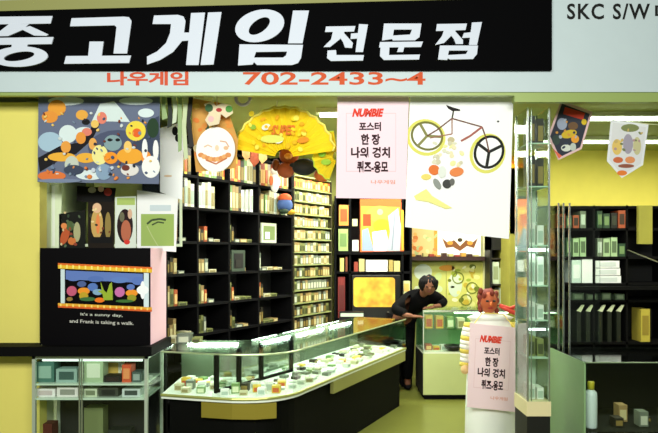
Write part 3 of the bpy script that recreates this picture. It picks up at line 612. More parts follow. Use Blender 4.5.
# round orange sign on the olive wall above the cabinet
pic('orange poster on the olive wall right of the bicycle poster', [(511, 146), (524, 146), (524, 168), (511, 168)], (226, 170, 40), lambda a: blobs(a, 8, 513, 148, 522, 166, [(236, 130, 40), (250, 220, 70)], (1, 3), 50), 'wall_poster', 'poster', 6.88)
struct('wall_stub', MB().box(X_(508, 6.9), 2.25, 6.9, 7.0, Z_(234, 6.9), 2.7), M((164, 156, 50), .8, noise=.3))

# ------------------------------------------------------------------ long curved glass counter
def bez(p0, p1, p2, n):
    return [tuple((1-t)**2*a+2*t*(1-t)*b+t*t*c for a, b, c in zip(p0, p1, p2)) for t in [i/n for i in range(n+1)]]
front = [(-1.18, 4.22), (-.80, 4.12)]+bez((-.66, 4.09), (-.30, 4.05), (-.17, 4.38), 8)+[(.80, 6.26)]
back = [(.31, 6.51), (-.62, 4.80), (-1.18, 4.80)]
outline = front+back
def inset(pts, d):
    c = []
    n = len(pts)
    for i in range(n):
        a, b, e = Vector(pts[i-1]), Vector(pts[i]), Vector(pts[(i+1) % n])
        d1 = (b-a).normalized(); d2 = (e-b).normalized(); n1 = Vector((-d1.y, d1.x)); n2 = Vector((-d2.y, d2.x)); m = (n1+n2).normalized(); k = d/max(.35, m.dot(n1)); c.append(tuple(b+m*k))
    return c
cn = thing('glass_counter', 'long glass display counter curving from the entrance to the back', 'display counter', (-.3, 4.6, 0))
DK, TOP = .60, .90
MB().prism(inset(outline, .05), 0, DK-.03).build('base', M((3, 4, 2), .7, spec=.12), cn)
MB().prism(outline, DK-.03, DK).build('deck', M((236, 246, 232), .5, noise=.08), cn)
def wall(mb, path, z0, z1, th=.006):
    for (a, b) in zip(path, path[1:]):
        a, b = Vector((*a, 0)), Vector((*b, 0)); u = (b-a); L = u.length; u.normalize(); n = Vector((-u.y, u.x, 0)); mb.obox(a, u, n, 0, L, 0, th, z0, z1)
mb = MB(); wall(mb, front, DK, TOP-.008); mb.build('front_glass', GLASS, cn)
MB().prism(outline, TOP-.008, TOP).build('glass_top', GREENGLASS, cn)
mb = MB(); mb.tube([(x, y, TOP-.002) for x, y in front], .006); mb.build('top_rim', M((190, 206, 160), .3, .6), cn)
mb = MB(); mb.tube([(x, y-.003, DK-.004) for x, y in front], .010); mb.build('lower_rim', M((176, 180, 100), .35, .5), cn)
mb = MB(); wall(mb, back, DK, TOP-.008, -.01); mb.build('rear_panel', M((84, 100, 76), .6), cn)
# brass coloured panel on the base below the curve
mb = MB(); wall(mb, [(-.88, 4.135), (-.66, 4.085), (-.5, 4.08), (-.36, 4.115)], DK-.14, DK-.035, .02); mb.build('brass_panel', M((176, 160, 64), .35, .55), cn)
mb = MB(); uu = Vector((.459, .888, 0)); nn = Vector((-.888, .459, 0)); fo = Vector((-.17, 4.38, 0))
mb.obox(fo, uu, nn, .45, 2.1, .0, .03, DK-.13, DK-.03); mb.build('olive_rail', M((150, 150, 84), .4, .2), cn)
# tubes along the rear top edge
for k, (a, b) in enumerate([((-.60, 4.83), (-.40, 5.20)), ((-.34, 5.31), (-.12, 5.71)), ((-.05, 5.84), (.16, 6.23))]):
    a_ = Vector((a[0]+.06, a[1]-.03, TOP-.03)); b_ = Vector((b[0]+.06, b[1]-.03, TOP-.03))
    MB().tube([a_, b_], .011).build('lamp_glare_tube', M((235, 255, 240), .5, emit=40), cn, True)
MB().tube([(-1.12, 4.76, TOP-.03), (-.72, 4.76, TOP-.03)], .011).build('lamp_glare_tube', M((235, 255, 240), .5, emit=40), cn, True)
# dark frame added to imitate the bookcase reflected in the front glass
g0, g1 = Vector((-.80, 4.24, 0)), Vector((-.30, 5.02, 0)); gu = (g1-g0); gl = gu.length; gu.normalize(); gn = Vector((-gu.y, gu.x, 0))
for s_ in (0, .24, .5, gl-.03): MB().obox(g0, gu, gn, s_, s_+.035, 0, .02, DK, TOP-.01).build('reflection_post', BLACK, cn)
MB().obox(g0, gu, gn, 0, gl, 0, .02, DK, DK+.02).build('reflection_rail', BLACK, cn)
MB().obox(g0, gu, gn, 0, gl, .008, .012, DK+.02, TOP-.02).build('reflection_pane', GREENGLASS, cn)
# goods inside the counter
def inside(x, y, pts):
    r = False; n = len(pts)
    for i in range(n):
        x1_, y1_ = pts[i]; x2_, y2_ = pts[(i+1) % n]
        if (y1_ > y) != (y2_ > y) and x < (x2_-x1_)*(y-y1_)/(y2_-y1_)+x1_: r = not r
    return r
ins = inset(outline, .09); placed = []
R2 = random.Random(11); n_ = 0; tries = 0
tri_ang = math.atan2(uu.y, uu.x)
while n_ < 150 and tries < 20000:
    tries += 1
    x, y = R2.uniform(-1.15, .8), R2.uniform(4.1, 6.5)
    if not inside(x, y, ins): continue
    rel = Vector((x, y, 0))-g0
    if abs(rel.dot(gn)) < .08 and -.06 < rel.dot(gu) < gl+.06: continue
    if any((x-p[0])**2+(y-p[1])**2 < .083**2 for p in placed): continue
    placed.append((x, y)); n_ += 1
    c = R2.choice(['white', 'white', 'cream', 'green', 'white', 'white', 'cream', 'grey', 'white', 'dark', 'yellow'])
    sec = 'front curve' if y < 4.9 else ('middle' if y < 5.7 else 'far end')
    ca = tri_ang+R2.choice([0, 0, math.pi/2]) if y > 4.7 else R2.uniform(-.2, .2)
    hw = .028
    px_ = x-hw*math.cos(ca)+hw*math.sin(ca); py_ = y-hw*math.sin(ca)-hw*math.cos(ca)
    case((px_, py_, DK), .058, .054, R2.uniform(.012, .035) if y > 4.5 else R2.uniform(.015, .07), c, '%s game cartridge lying in the %s of the long glass counter' % (c, sec), 'cartridges in the long counter, '+sec, ca, 'game_cartridge', 'cartridge')
# ------------------------------------------------------------------ back glass counter
bcn = thing('glass_counter', 'green-tinted glass counter with a cream panel in front of the back wall', 'display counter', (1.6, 6.7, 0))
bx0, bx1, by0, by1 = 1.015, 2.05, 6.49, 7.0
MB().box(bx0+.02, bx1-.02, by0+.03, by1-.02, 0, .055).build('kick_board', BLACK, bcn)
MB().box(bx0+.004, bx1, by0, by1, .055, .50).build('cream_panel', M((196, 206, 140), .5, noise=.05), bcn)
MB().box(bx0-.004, bx0+.003, by0+.002, by1, .05, .50).build('side_panel', M((14, 14, 12), .6), bcn)
MB().box(bx0, bx1, by0, by1, .50, .52).build('deck', M((226, 232, 206), .5), bcn)
MB().box(bx0, bx1, by0, by0+.008, .52, .955).build('front_glass', GREENGLASS, bcn)
MB().box(bx0, bx0+.008, by0+.01, by1, .52, .955).build('side_glass', GREENGLASS, bcn)
MB().box(bx0, bx1, by0, by1, .955, .97).build('glass_top', GREENGLASS, bcn)
MB().box(bx0+.02, bx1-.02, by0+.15, by1-.02, .74, .75).build('glass_shelf', GREENGLASS, bcn)
MB().box(bx0, bx1, by1-.01, by1, .52, .955).build('rear_panel', M((84, 130, 80), .6), bcn)
mb = MB()
for x in (bx0, bx1-.012):
    mb.box(x, x+.012, by0-.004, by0+.008, .5, .97)
mb.box(bx0, bx1, by0-.005, by0+.006, .95, .972); mb.build('metal_frame', CHROME, bcn)
MB().tube([(bx0+.35, by0+.05, .94), (bx1-.1, by0+.05, .94)], .01).build('lamp_glare_tube', M((235, 255, 225), .5, emit=6), bcn, True)
for i in range(11):
    x = bx0+.05+i*.085; c = R2.choice(['white', 'cream', 'green', 'yellow', 'rust', 'white']); 
    case((x, by0+.12, .52), .07, .1, R2.uniform(.03, .1), c, c+' game box on the deck of the back glass counter', 'boxes on the deck of the back counter', 0, 'game_box', 'box')
for i in range(8):
    x = bx0+.06+i*.12; c = R2.choice(['green', 'cream', 'green', 'grey', 'yellow']); 
    case((x, by0+.2, .75), .08, .12, R2.uniform(.05, .15), c, c+' game box on the glass shelf of the back glass counter', 'boxes on the shelf of the back counter', 0, 'game_box', 'box')
bw = MB(); cc = (1.36, 6.56, .52)
bw.lathe(cc, [(.05, 0), (.08, .02), (.105, .06), (.10, .062), (.0, .03)]); tag(bw.build('dark_bowl', M((20, 22, 18), .4), None, True), 'dark shallow bowl on the deck of the back glass counter', 'bowl')

# ------------------------------------------------------------------ person behind the counter
def skin_mesh(name, verts, edges, radii, mat, parent, sub=2, root=0):
    off = Vector((0, 0, 0)); p = parent
    while p is not None: off += Vector(p.location); p = p.parent
    me = bpy.data.meshes.new(name); me.from_pydata([tuple(Vector(v)-off) for v in verts], edges, [])
    o = bpy.data.objects.new(name, me); C.objects.link(o)
    if parent is not None: o.parent = parent
    sk = o.modifiers.new('skin', 'SKIN'); sk.use_smooth_shade = True
    for i, r in enumerate(radii):
        r = r if isinstance(r, tuple) else (r, r)
        me.skin_vertices[0].data[i].radius = r
    me.skin_vertices[0].data[root].use_root = True
    sb = o.modifiers.new('sub', 'SUBSURF'); sb.levels = sub; sb.render_levels = sub
    me.materials.append(mat)
    return o
SKIN = M((122, 76, 50), .7); HAIR = M((3, 3, 4), .7, spec=.2); SHIRT = M((5, 5, 6), .85, spec=.1)
pe = thing('person', 'person with short black hair and black clothes leaning on the counters', 'person', (.85, 6.92, 0))
pel = (.85, 6.95, .90); ch = (.98, 6.76, 1.10); nk = (1.05, 6.64, 1.15); hd = (1.085, 6.56, 1.23)
V = [pel, (.93, 6.86, .98), ch, nk, (1.07, 6.59, 1.17), (1.085, 6.56, 1.235),
     (.86, 6.66, 1.06), (.70, 6.48, .965), (.80, 6.36, .935), (.89, 6.33, .925),
     (1.20, 6.74, 1.09), (1.30, 6.70, 1.035), (1.22, 6.60, 1.01), (1.13, 6.56, 1.005),
     (.78, 6.96, .82), (.77, 6.93, .46), (.77, 7.04, .07), (.765, 6.88, .03),
     (.93, 7.04, .82), (.92, 6.99, .46), (.92, 7.04, .07), (.915, 6.94, .03)]
E = [(0, 1), (1, 2), (2, 3), (3, 4), (4, 5), (2, 6), (6, 7), (7, 8), (8, 9), (2, 10), (10, 11), (11, 12), (12, 13), (0, 14), (14, 15), (15, 16), (16, 17), (0, 18), (18, 19), (19, 20), (20, 21)]
RR = [.07, .06, .06, .05, .048, .03, .028, .026, .026, .024, .03, .028, .026, .024, .07, .052, .038, .03, .07, .052, .038, .03]
skin_mesh('body', V, E, RR, SKIN, pe)
# clothes
skin_mesh('shirt', [V[0], V[1], V[2], (1.04, 6.65, 1.135), V[6], (.70, 6.48, .975), (.83, 6.35, .945), V[10], V[11], (1.20, 6.59, 1.02)], [(0, 1), (1, 2), (2, 3), (2, 4), (4, 5), (5, 6), (2, 7), (7, 8), (8, 9)],
          [.13, .135, .13, .085, .085, .062, .044, .082, .058, .042], SHIRT, pe)
skin_mesh('trousers', [V[0], V[14], V[15], (.77, 6.97, .10), V[18], V[19], (.92, 7.03, .10)], [(0, 1), (1, 2), (2, 3), (0, 4), (4, 5), (5, 6)], [.13, .1, .078, .064, .1, .078, .064], M((4, 4, 5), .85, spec=.1), pe)
# head, face and hair
hb = MB(); hb.ball((1.085, 6.55, 1.235), .078, .095, .105); head = hb.build('head', SKIN, pe, True)
hh = MB(); hh.ball((1.087, 6.575, 1.25), .108, .112, .10, None, 32, 20)
hh.v = [v+Vector((0, 0, .006*math.sin(70*v.x+40*v.y)+.004*math.sin(110*v.x))) for v in hh.v]
for i in range(9):
    a = -math.pi/2+(i-4)*.3; hh.ball((1.087+.095*math.cos(a), 6.572+.10*math.sin(a), 1.265), .018, .012, .035, None, 8, 6)
hh.build('hair', HAIR, head, True)
f_ = MB(); f_.ball((1.085, 6.452, 1.205), .012, .02, .018); f_.build('nose', SKIN, head, True)
for sx in (-1, 1):
    MB().ball((1.085+sx*.03, 6.462, 1.225), .012, .008, .007).build('eye', HAIR, head, True)
    MB().ball((1.085+sx*.079, 6.55, 1.225), .012, .02, .028).build('ear', SKIN, head, True)
MB().ball((1.085, 6.463, 1.172), .022, .008, .006).build('mouth', M((120, 50, 44), .6), head, True)
# hands with fingers
def hand(base, d, side, nm='hand'):
    d = Vector(d).normalized(); sidev = Vector(side).normalized(); up = Vector((0, 0, 1)); base = Vector(base)
    vs = [base, base+d*.05]; ed = [(0, 1)]; ra = [(.026, .02), (.034, .018)]
    for i, (off, ln) in enumerate([(-.026, .055), (-.009, .066), (.009, .062), (.026, .048)]):
        b = len(vs); p0 = base+d*.06+sidev*off; vs += [p0, p0+d*ln*.5+up*.008, p0+d*ln*.95-up*.008]; ed += [(1, b), (b, b+1), (b+1, b+2)]; ra += [.009, .0085, .0075]
    b = len(vs); p0 = base+d*.015-sidev*.03; vs += [p0, p0+d*.03-sidev*.02]; ed += [(0, b), (b, b+1)]; ra += [.011, .009]
    skin_mesh(nm, vs, ed, ra, SKIN, pe, 1)
hand((.88, 6.335, .925), (1, -.3, -.1), (.3, 1, 0)); hand((1.14, 6.565, 1.0), (-1, -.2, -.15), (-.2, 1, 0))
for x, y in ((.767, 6.92), (.917, 7.04)):
    mb = MB(); mb.ball((x, y-.01, .035), .048, .125, .035); mb.build('shoe', BLACK, pe, True)

# ------------------------------------------------------------------ doll in white with the second pink notice
dl = thing('dress_doll', 'child-sized doll with red hair in a white dress wearing a pink notice', 'doll', (1.37, 5.1, 0))
def lathe_at(c, prof, nm, m, sy=.75): MB().lathe(c, prof, None, 28, sy).build(nm, m, dl, True)
wd_ = M((244, 248, 240), .8)
lathe_at((1.37, 5.1, 0), [(.215, .0), (.215, .02), (.21, .25), (.20, .5), (.18, .72), (.17, .78)], 'skirt', wd_)
lathe_at((1.37, 5.1, 0), [(.165, .74), (.18, .85), (.19, .95), (.16, 1.02), (.07, 1.06), (.04, 1.075)], 'bodice', wd_, .6)
lathe_at((1.37, 5.1, 0), [(.036, 1.04), (.034, 1.10)], 'neck', M((236, 206, 130), .6), 1)
dh = MB().ball((1.35, 5.08, 1.175), .072, .08, .098).build('head', M((176, 84, 40), .6), dl, True)
hr = MB(); hr.ball((1.35, 5.105, 1.195), .083, .085, .095)
for i in range(26):
    a = i*2.4; z = 1.10+.0068*i
    if math.sin(a) < -.35 and z < 1.235: continue
    hr.ball((1.35+.072*math.cos(a), 5.09+.068*math.sin(a), z), .02, .02, .03)
hr.build('curly_hair', M((120, 40, 18), .7, noise=.45, nscale=25), dh, True)
for sx in (-1, 1): MB().ball((1.35+sx*.028, 5.006, 1.19), .014, .008, .01).build('eye', M((30, 10, 8), .5), dh, True)
MB().ball((1.35, 4.998, 1.168), .011, .016, .016).build('nose', M((226, 120, 50), .6), dh, True)
MB().ball((1.35, 5.008, 1.132), .024, .008, .008).build('mouth', M((150, 30, 24), .6), dh, True)
for sx in (-1, 1):
    ye = MB(); n = 10
    for k in range(n):
        za, zb_ = 1.0-.037*k, 1.0-.037*(k+1)
        rad = lambda q: .034+.020*math.sin(min(1, q/(n*.8))*math.pi*.9)
        xa, xb = 1.37+sx*(.185+.0035*k), 1.37+sx*(.185+.0035*(k+1))
        ye.tube([(xa, 5.1, za), ((xa+xb)/2, 5.1, (za+zb_)/2), (xb, 5.1, zb_)], [rad(k), rad(k+.5)+.002, rad(k+1)], M((244, 246, 232), .8) if k % 3 else M((226, 206, 90), .8), 16)
    ye.build('striped_sleeve', None, dl, True)
MB().ball((1.15, 5.08, .61), .035, .035, .045).build('hand', M((236, 200, 140), .6), dl, True); MB().ball((1.57, 5.08, .61), .035, .035, .045).build('hand', M((236, 200, 140), .6), dl, True)
rb = MB(); rb.tube([(1.42, 5.0, 1.16), (1.50, 4.98, 1.13), (1.56, 4.98, 1.15), (1.61, 4.98, 1.20)], [.012, .016, .016, .010]); rb.tube([(1.42, 5.0, 1.15), (1.50, 4.97, 1.11), (1.57, 4.97, 1.085), (1.62, 4.97, 1.09)], [.012, .018, .020, .014]); rb.ball((1.63, 4.98, 1.02), .03, .03, .06)
rb.build('red_ribbon', M((206, 60, 40), .6), dl, True)
lathe_at((1.37, 5.1, 0), [(.15, 1.0), (.19, 1.04), (.20, 1.045), (.12, 1.075), (.05, 1.085)], 'collar', M((238, 244, 236), .8), .55)
nY = 4.88
mb = MB(); mb.slab([[Q(x, y, nY) for x, y in [(470, 323), (519, 328), (515, 412), (467, 407)]]], (0, .004, 0)); nt_ = mb.build('pink_notice', M((250, 222, 228), .8, spec=.1))
tag(nt_, 'pale pink paper notice with red heading worn on the chest of the white-dressed doll', 'notice')
notice_art(lambda x, y, d: Q(470.5+x*.70-y*.035, 323.5+y*.84+x*.06, nY)-Vector((0, d, 0)), 'lettering', nt_)
tag(MB().tube([Q(474, 324, nY+.003), Q(482, 313, 5.0), Q(503, 314, 5.0), Q(515, 328, nY+.003)], .004).build('notice_cord', M((226, 206, 90), .7)), 'yellow cord holding the notice around the neck of the doll', 'cord')

# ------------------------------------------------------------------ left foreground: display case, board, black box
cs = thing('display_case', 'waist-high glass display case with aluminium frame at the lower left', 'display case', (-1.6, 4.2, 0))
dx0, dx1, dy0, dy1 = -2.03, -1.24, 4.10, 4.50; dt = .893
mb = MB()
for x in (dx0, dx1-.022):
    for y in (dy0, dy1-.022): mb.box(x, x+.022, y, y+.022, 0, dt)
for z in (0, dt-.025): mb.box(dx0, dx1, dy0, dy0+.022, z, z+.022); mb.box(dx0, dx1, dy1-.022, dy1, z, z+.022); mb.box(dx0, dx0+.022, dy0, dy1, z, z+.022); mb.box(dx1-.022, dx1, dy0, dy1, z, z+.022)
mb.build('frame', ALU, cs)
xm = X_(80.5, 4.1)
MB().box(xm-.012, xm-.003, dy0-.002, dy0+.012, .02, dt-.02).build('door_rail', CHROME, cs); MB().box(xm+.003, xm+.012, dy0+.004, dy0+.016, .02, dt-.02).build('door_rail', CHROME, cs)
MB().box(dx0+.02, dx1-.02, dy0+.006, dy0+.01, .02, dt-.02).build('front_glass', GLASS, cs)
MB().box(dx1-.008, dx1-.004, dy0+.02, dy1-.02, .02, dt-.02).build('side_glass', GLASS, cs)
MB().box(dx0+.02, dx1-.02, dy1-.012, dy1-.004, .02, dt-.02).build('rear_panel', M((10, 11, 9), .7), cs)
MB().box(dx0+.01, dx1-.01, dy0+.01, dy1-.01, dt-.012, dt-.004).build('top_panel', M((70, 80, 70), .5), cs)
for z in (.685, .585, .2): MB().box(dx0+.02, dx1-.02, dy0+.015, dy1-.02, z, z+.012).build('glass_shelf', M((206, 226, 206), .2), cs)
mb = MB()
MB().tube([(dx0+.05, dy0+.05, dt-.04), (dx1-.05, dy0+.05, dt-.04)], .009).build('lamp_glare_tube', M((235, 255, 240), .5, emit=1.0), cs, True)
# goods in the case (px outline at front depth)
G = [(36, 362, 54, (70, 116, 104), (150, 186, 170), 'teal'), (56, 369, 77, (150, 180, 170), (60, 90, 84), 'blue green'), (84, 359, 103, (166, 190, 150), (220, 232, 206), 'pale mint'), (104, 376, 121, (10, 10, 9), (40, 20, 16), 'black'),
     (122, 365, 131, (206, 84, 46), (236, 150, 90), 'orange'), (132, 372, 141, (70, 90, 84), (150, 166, 160), 'grey green')]
gy = 4.16
for x0, y0, x1, c, c2, nm in G:
    bx('game_box', nm+' box on the upper shelf of the left display case', 'box', x0, y0, x1, 0, gy, .1, c, c2, zbase=.697)
bx('game_box', 'white and gold box at the back of the upper shelf, left display case', 'box', 103, 359, 121, 0, gy+.15, .08, (236, 232, 206), (226, 190, 90), zbase=.697)
for i, (x0, x1, y0, c, c2, nm) in enumerate([(36, 55, 389, (242, 238, 236), (206, 190, 190), 'white'), (57, 78, 387.5, (236, 230, 226), (150, 150, 140), 'off-white'), (84, 97, 389, (206, 216, 186), (120, 130, 100), 'sage'), (99, 118, 388, (60, 64, 54), (20, 22, 20), 'charcoal'), (122, 140, 389, (200, 210, 206), (60, 70, 66), 'silver')]):
    bx('game_box', nm+' flat box on the middle shelf of the left display case', 'box', x0, y0, x1, 0, gy, .2, c, c2, zbase=.597)
for i, (x0, x1, y0, c, nm) in enumerate([(37, 52, 424, (90, 30, 26), 'red'), (84, 103, 408, (120, 130, 84), 'khaki'), (108, 130, 430, (30, 36, 30), 'dark')]):
    bx('game_box', nm+' box on the lower shelf of the left display case', 'box', x0, y0, x1, 0, gy+.14, .1, c, None, zbase=.212)
# board
mb = MB(); mb.prism([(-2.42, 4.06), (-1.2, 4.06), (-1.2, 4.56), (-2.035, 4.56), (-2.035, 4.24), (-2.42, 4.24)], .893, .958)
tag(mb.build('black_board', M((6, 6, 6), .7, spec=.1)), 'thick black board lying on the left display case and carrying the black box', 'board')
# black box with tank picture
kb = thing('black_box', 'big black box printed with a colourful underwater scene on the left display case', 'box', (-1.6, 4.2, .958))
kx0, kx1, ky0, ky1, kz0, kz1 = X_(40, 4.15), -1.235, 4.15, 4.54, .958, 1.628
carton = MB().box(kx0, kx1, ky0, ky1, kz0, kz1).build('carton', M((4, 3, 5), .6, spec=.08), kb)
MB().box(kx1, kx1+.003, ky0+.002, ky1, kz0, kz1).build('pink_side', M((240, 196, 210), .6), kb)
a = Art(4.15)
sl = lambda x: (x-58)*.045
def R4(x0, y0, x1, y1, c): a.poly([(x0, y0+sl(x0)), (x1, y0+sl(x1)), (x1, y1+sl(x1)), (x0, y1+sl(x0))], c)
R4(58, 263, 152, 268.5, (236, 190, 50)); R4(58, 263, 152, 265, (226, 110, 40)); R4(58, 303, 152, 307.5, (232, 170, 50)); R4(58, 305.5, 152, 307.5, (220, 100, 40))
for i in range(15): R4(60+i*6.2, 264.5, 61.6+i*6.2, 268, (250, 232, 120)); R4(60+i*6.2, 303.5, 61.6+i*6.2, 306, (250, 220, 110))
R4(61, 269, 65, 303, (206, 226, 226)); R4(144, 269, 149, 303, (214, 232, 236))
R4(66, 270, 143, 279, (96, 124, 190))
for cx, cy, rx, ry, c in ((74, 278, 7, 3, (96, 124, 190)), (96, 279, 8, 3, (86, 116, 184)), (120, 280, 9, 3, (96, 130, 196)), (138, 281, 6, 4, (90, 120, 190)), (72, 291, 5, 5, (196, 90, 120)), (84, 291, 6, 3.5, (240, 150, 40)), (84, 296, 4.5, 4, (190, 160, 40)), (82, 284, 4.5, 3, (76, 96, 150)), (93, 287, 5, 4, (86, 120, 190)), (98, 292, 5, 3, (130, 170, 200)),
    (120, 292, 5, 5, (200, 110, 170)), (132, 293, 6, 3.5, (240, 150, 40)), (132, 298, 4.5, 3.5, (150, 150, 40)), (131, 287, 4, 3, (90, 120, 190)), (100, 300, 5, 2.5, (240, 120, 30)), (88, 299, 8, 2, (60, 110, 60)), (125, 301, 9, 1.5, (60, 110, 50)), (70, 299, 3, 2, (150, 120, 60)), (143, 290, 6, 4.5, (246, 250, 252)), (143, 290, 2.5, 9, (246, 250, 252))):
    a.ell(cx, cy, rx, ry, c)
a.poly([(101, 282), (104, 290), (107, 293), (110, 284), (112, 282), (113, 292), (113, 300), (104, 300), (103, 294), (98, 291), (102, 290)], (150, 176, 50))
a.text("It's a sunny day,", 81, 312.5, 123, 316, (214, 220, 206), .01, 0, 1.5); a.text('and Frank is taking a walk.', 70, 319, 134, 323.5, (206, 206, 196), .01, 0, 2.5)
for x, y, c in ((41, 347.0, (200, 206, 150)),): a.ell(x+1, y-1.5, .8, .8, c)
a.build('underwater_picture', None, carton)

# things stacked between the black box and the counter
for i, (x0, x1, y0, y1, c, nm) in enumerate([(168, 176, 262, 300, (150, 60, 30), 'rust'), (168, 177, 302, 330, (206, 130, 60), 'orange')]):
    Yb = 4.83
# small boxes standing at the left end of the counter's top
for i, (x0, x1, h_, c, nm) in enumerate([(168, 176, .05, 'cream', 'cream'), (177, 190, .07, 'grey', 'grey'), (192, 200, .04, 'olive', 'olive')]):
    case((X_(x0, 4.6), 4.6, TOP), X_(x1, 4.6)-X_(x0, 4.6), .1, h_, c, nm+' box standing on the near left end of the long counter', None, 0, 'game_box', 'box')

# ------------------------------------------------------------------ glass tower at the right of the opening
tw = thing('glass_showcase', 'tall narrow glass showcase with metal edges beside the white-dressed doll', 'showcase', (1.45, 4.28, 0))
ax0, ax1, ay0, ay1 = 1.37, 1.53, 4.15, 4.42
bz = .565
MB().box(ax0, ax1, ay0, ay1, 0, bz-.1).build('base', M((14, 15, 12), .5), tw)
MB().box(ax0-.004, ax1+.004, ay0-.006, ay1+.004, bz-.1, bz).build('cream_sill', M((232, 220, 170), .5), tw)
mb = MB()
for x, y in ((ax0, ay0), (ax1-.012, ay0), (ax0, ay1-.012), (ax1-.012, ay1-.012)): mb.box(x, x+.012, y, y+.012, bz, 2.6)
mb.build('metal_edge', CHROME, tw)
MB().box(ax0+.03, ax0+.036, ay0+.005, ay0+.015, bz, 2.6).build('door_edge', CHROME, tw)
MB().box(ax0+.012, ax1-.012, ay0+.004, ay0+.008, bz, 2.6).build('front_glass', GREENGLASS, tw)
MB().box(ax0+.004, ax0+.008, ay0+.012, ay1-.012, bz, 2.6).build('side_glass', GREENGLASS, tw)
MB().box(ax1-.008, ax1-.004, ay0+.012, ay1-.012, bz, 2.6).build('side_glass', GREENGLASS, tw)
MB().box(ax0+.012, ax1-.012, ay1-.010, ay1-.004, bz, 2.08).build('rear_panel', M((206, 222, 206), .5), tw)
for z in (.86, 1.12, 1.36, 1.64, 2.05, 2.35): MB().box(ax0+.012, ax1-.012, ay0+.012, ay1-.012, z, z+.008).build('glass_shelf', M((190, 220, 196), .2), tw)
MB().tube([(ax0+.02, ay0+.04, 1.615), (ax1-.02, ay0+.04, 1.615)], .010).build('lamp_glare_tube', M((230, 250, 245), .5, emit=9), tw, True)  # glowing tube added to stand for glare on the tower glass
MB().tube([(ax0+.02, ay0+.04, 1.06), (ax1-.02, ay0+.04, 1.06)], .008).build('lamp_glare_tube', M((230, 250, 245), .5, emit=4), tw, True)  # second glowing tube, added for the lower bright spots on the glass
for i, (z, c, nm) in enumerate([(bz, 'white', 'lowest'), (.868, 'olive', 'second'), (1.128, 'white', 'third'), (1.368, 'white', 'fourth'), (1.648, 'white', 'fifth'), (2.058, 'dark', 'sixth'), (2.358, 'dark', 'top')]):  # tall white boxes on the fourth shelf paint the glare in
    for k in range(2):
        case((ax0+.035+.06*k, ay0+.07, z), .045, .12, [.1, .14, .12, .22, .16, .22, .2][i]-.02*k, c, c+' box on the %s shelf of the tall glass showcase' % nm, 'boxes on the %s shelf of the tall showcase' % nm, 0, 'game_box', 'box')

# glass partition with chrome edges
gp = thing('glass_partition', 'pair of upright glass sheets with chrome edges right of the tall showcase', 'glass screen', (X_(563, 4.9), 4.9, 0))
for k, x in enumerate((X_(558.5, 4.9), X_(563.5, 4.9), X_(569.5, 4.75))):
    Yk = 4.9 if k < 2 else 4.75
    MB().box(x-.006, x+.006, Yk-.006, Yk+.006, 0, Z_(203, Yk)).build('chrome_edge', CHROME, gp)
MB().box(X_(563.5, 4.9)-.003, X_(563.5, 4.9)+.003, 4.91, 5.6, .02, Z_(204, 4.9)).build('glass_sheet', GREENGLASS, gp)
MB().box(X_(569.5, 4.75)+.006, X_(600, 4.75), 4.747, 4.753, .02, Z_(206, 4.75)).build('glass_sheet', GREENGLASS, gp)

# right counter
rc = thing('glass_counter', 'dark glass counter with pale green side at the lower right', 'display counter', (2.4, 4.3, 0))
qx0, qx1, qy0, qy1 = 1.70, 3.4, 3.98, 4.62
MB().box(qx0, qx0+.012, qy0+.02, qy1, 0, .862).build('side_panel', M((132, 168, 118), .4, noise=.08), rc)
MB().box(qx0+.012, qx1, qy1-.02, qy1, 0, .862).build('rear_panel', M((6, 8, 6), .8, spec=.1), rc)
MB().box(qx0+.012, qx1, qy0+.02, qy1-.02, 0, .40).build('base', M((12, 16, 12), .7, spec=.1), rc)
MB().box(qx0+.012, qx1, qy0, qy0+.006, .40, .862).build('front_glass', GLASS, rc)
MB().box(qx0, qx1, qy0, qy1, .862, .872).build('glass_top', GREENGLASS, rc)
MB().tube([(qx0, qy0-.002, .866), (qx0+.10, qy0-.004, .866), (qx1, qy0-.004, .866)], .005).build('top_rim', M((110, 130, 100), .4, .5), rc)
bt = thing('bottle', 'white bottle with a yellow cap standing in the lower right counter', 'bottle', (X_(591, 4.1), 4.1, .40))
bl = (X_(591, 4.1), 4.1, .40)
MB().lathe(bl, [(.036, 0), (.04, .01), (.04, .22), (.036, .245), (.018, .26), (.018, .275)]).build('body', M((214, 230, 226), .4), bt, True)
MB().lathe(bl, [(.022, .262), (.022, .31), (.02, .315)]).build('cap', M((190, 180, 40), .5), bt, True)
R3 = random.Random(5)
for i in range(13):
    x = X_(603, 4.3)+i*.085; c = R3.choice(['grey', 'dark', 'tan', 'olive', 'dark', 'grey'])
    case((x, 4.12+.12*(i % 2), .40), .06, .08, R3.uniform(.03, .14), c, c+' small box inside the lower right glass counter', 'boxes in the lower right counter', 0, 'game_box', 'box')

# ------------------------------------------------------------------ shelving at the right
sh = thing('wall_shelving', 'black wall shelving full of boxes under the yellow bulkhead', 'shelving', (3.2, 6.5, 0))
hx0, hx1, hY = 2.36, 4.4, 6.5
for y in (206, 228, 256.5, 283, 300, 342, 372, 400):
    MB().box(hx0, hx1, hY, hY+.38, Z_(y+1.5, hY)-.01, Z_(y, hY)).build('shelf_board', BLACK, sh)
for x in (hx0, X_(594, hY), X_(627, hY), X_(672, hY), hx1): MB().box(x-.01, x+.01, hY, hY+.38, 0, Z_(205, hY)).build('upright', BLACK, sh)
MB().box(hx0, hx1, hY+.38, hY+.39, 0, Z_(205, hY)).build('back_panel', M((12, 14, 11), .7), sh)
def sb(lab, x0, y0, x1, yb, c, c2=None, grp=None, D=.2, nm='game_box', Y=hY+.01): bx(nm, lab, 'box', x0, y0, x1, yb, Y, D, c, c2, grp, zbase=Z_(yb, hY))
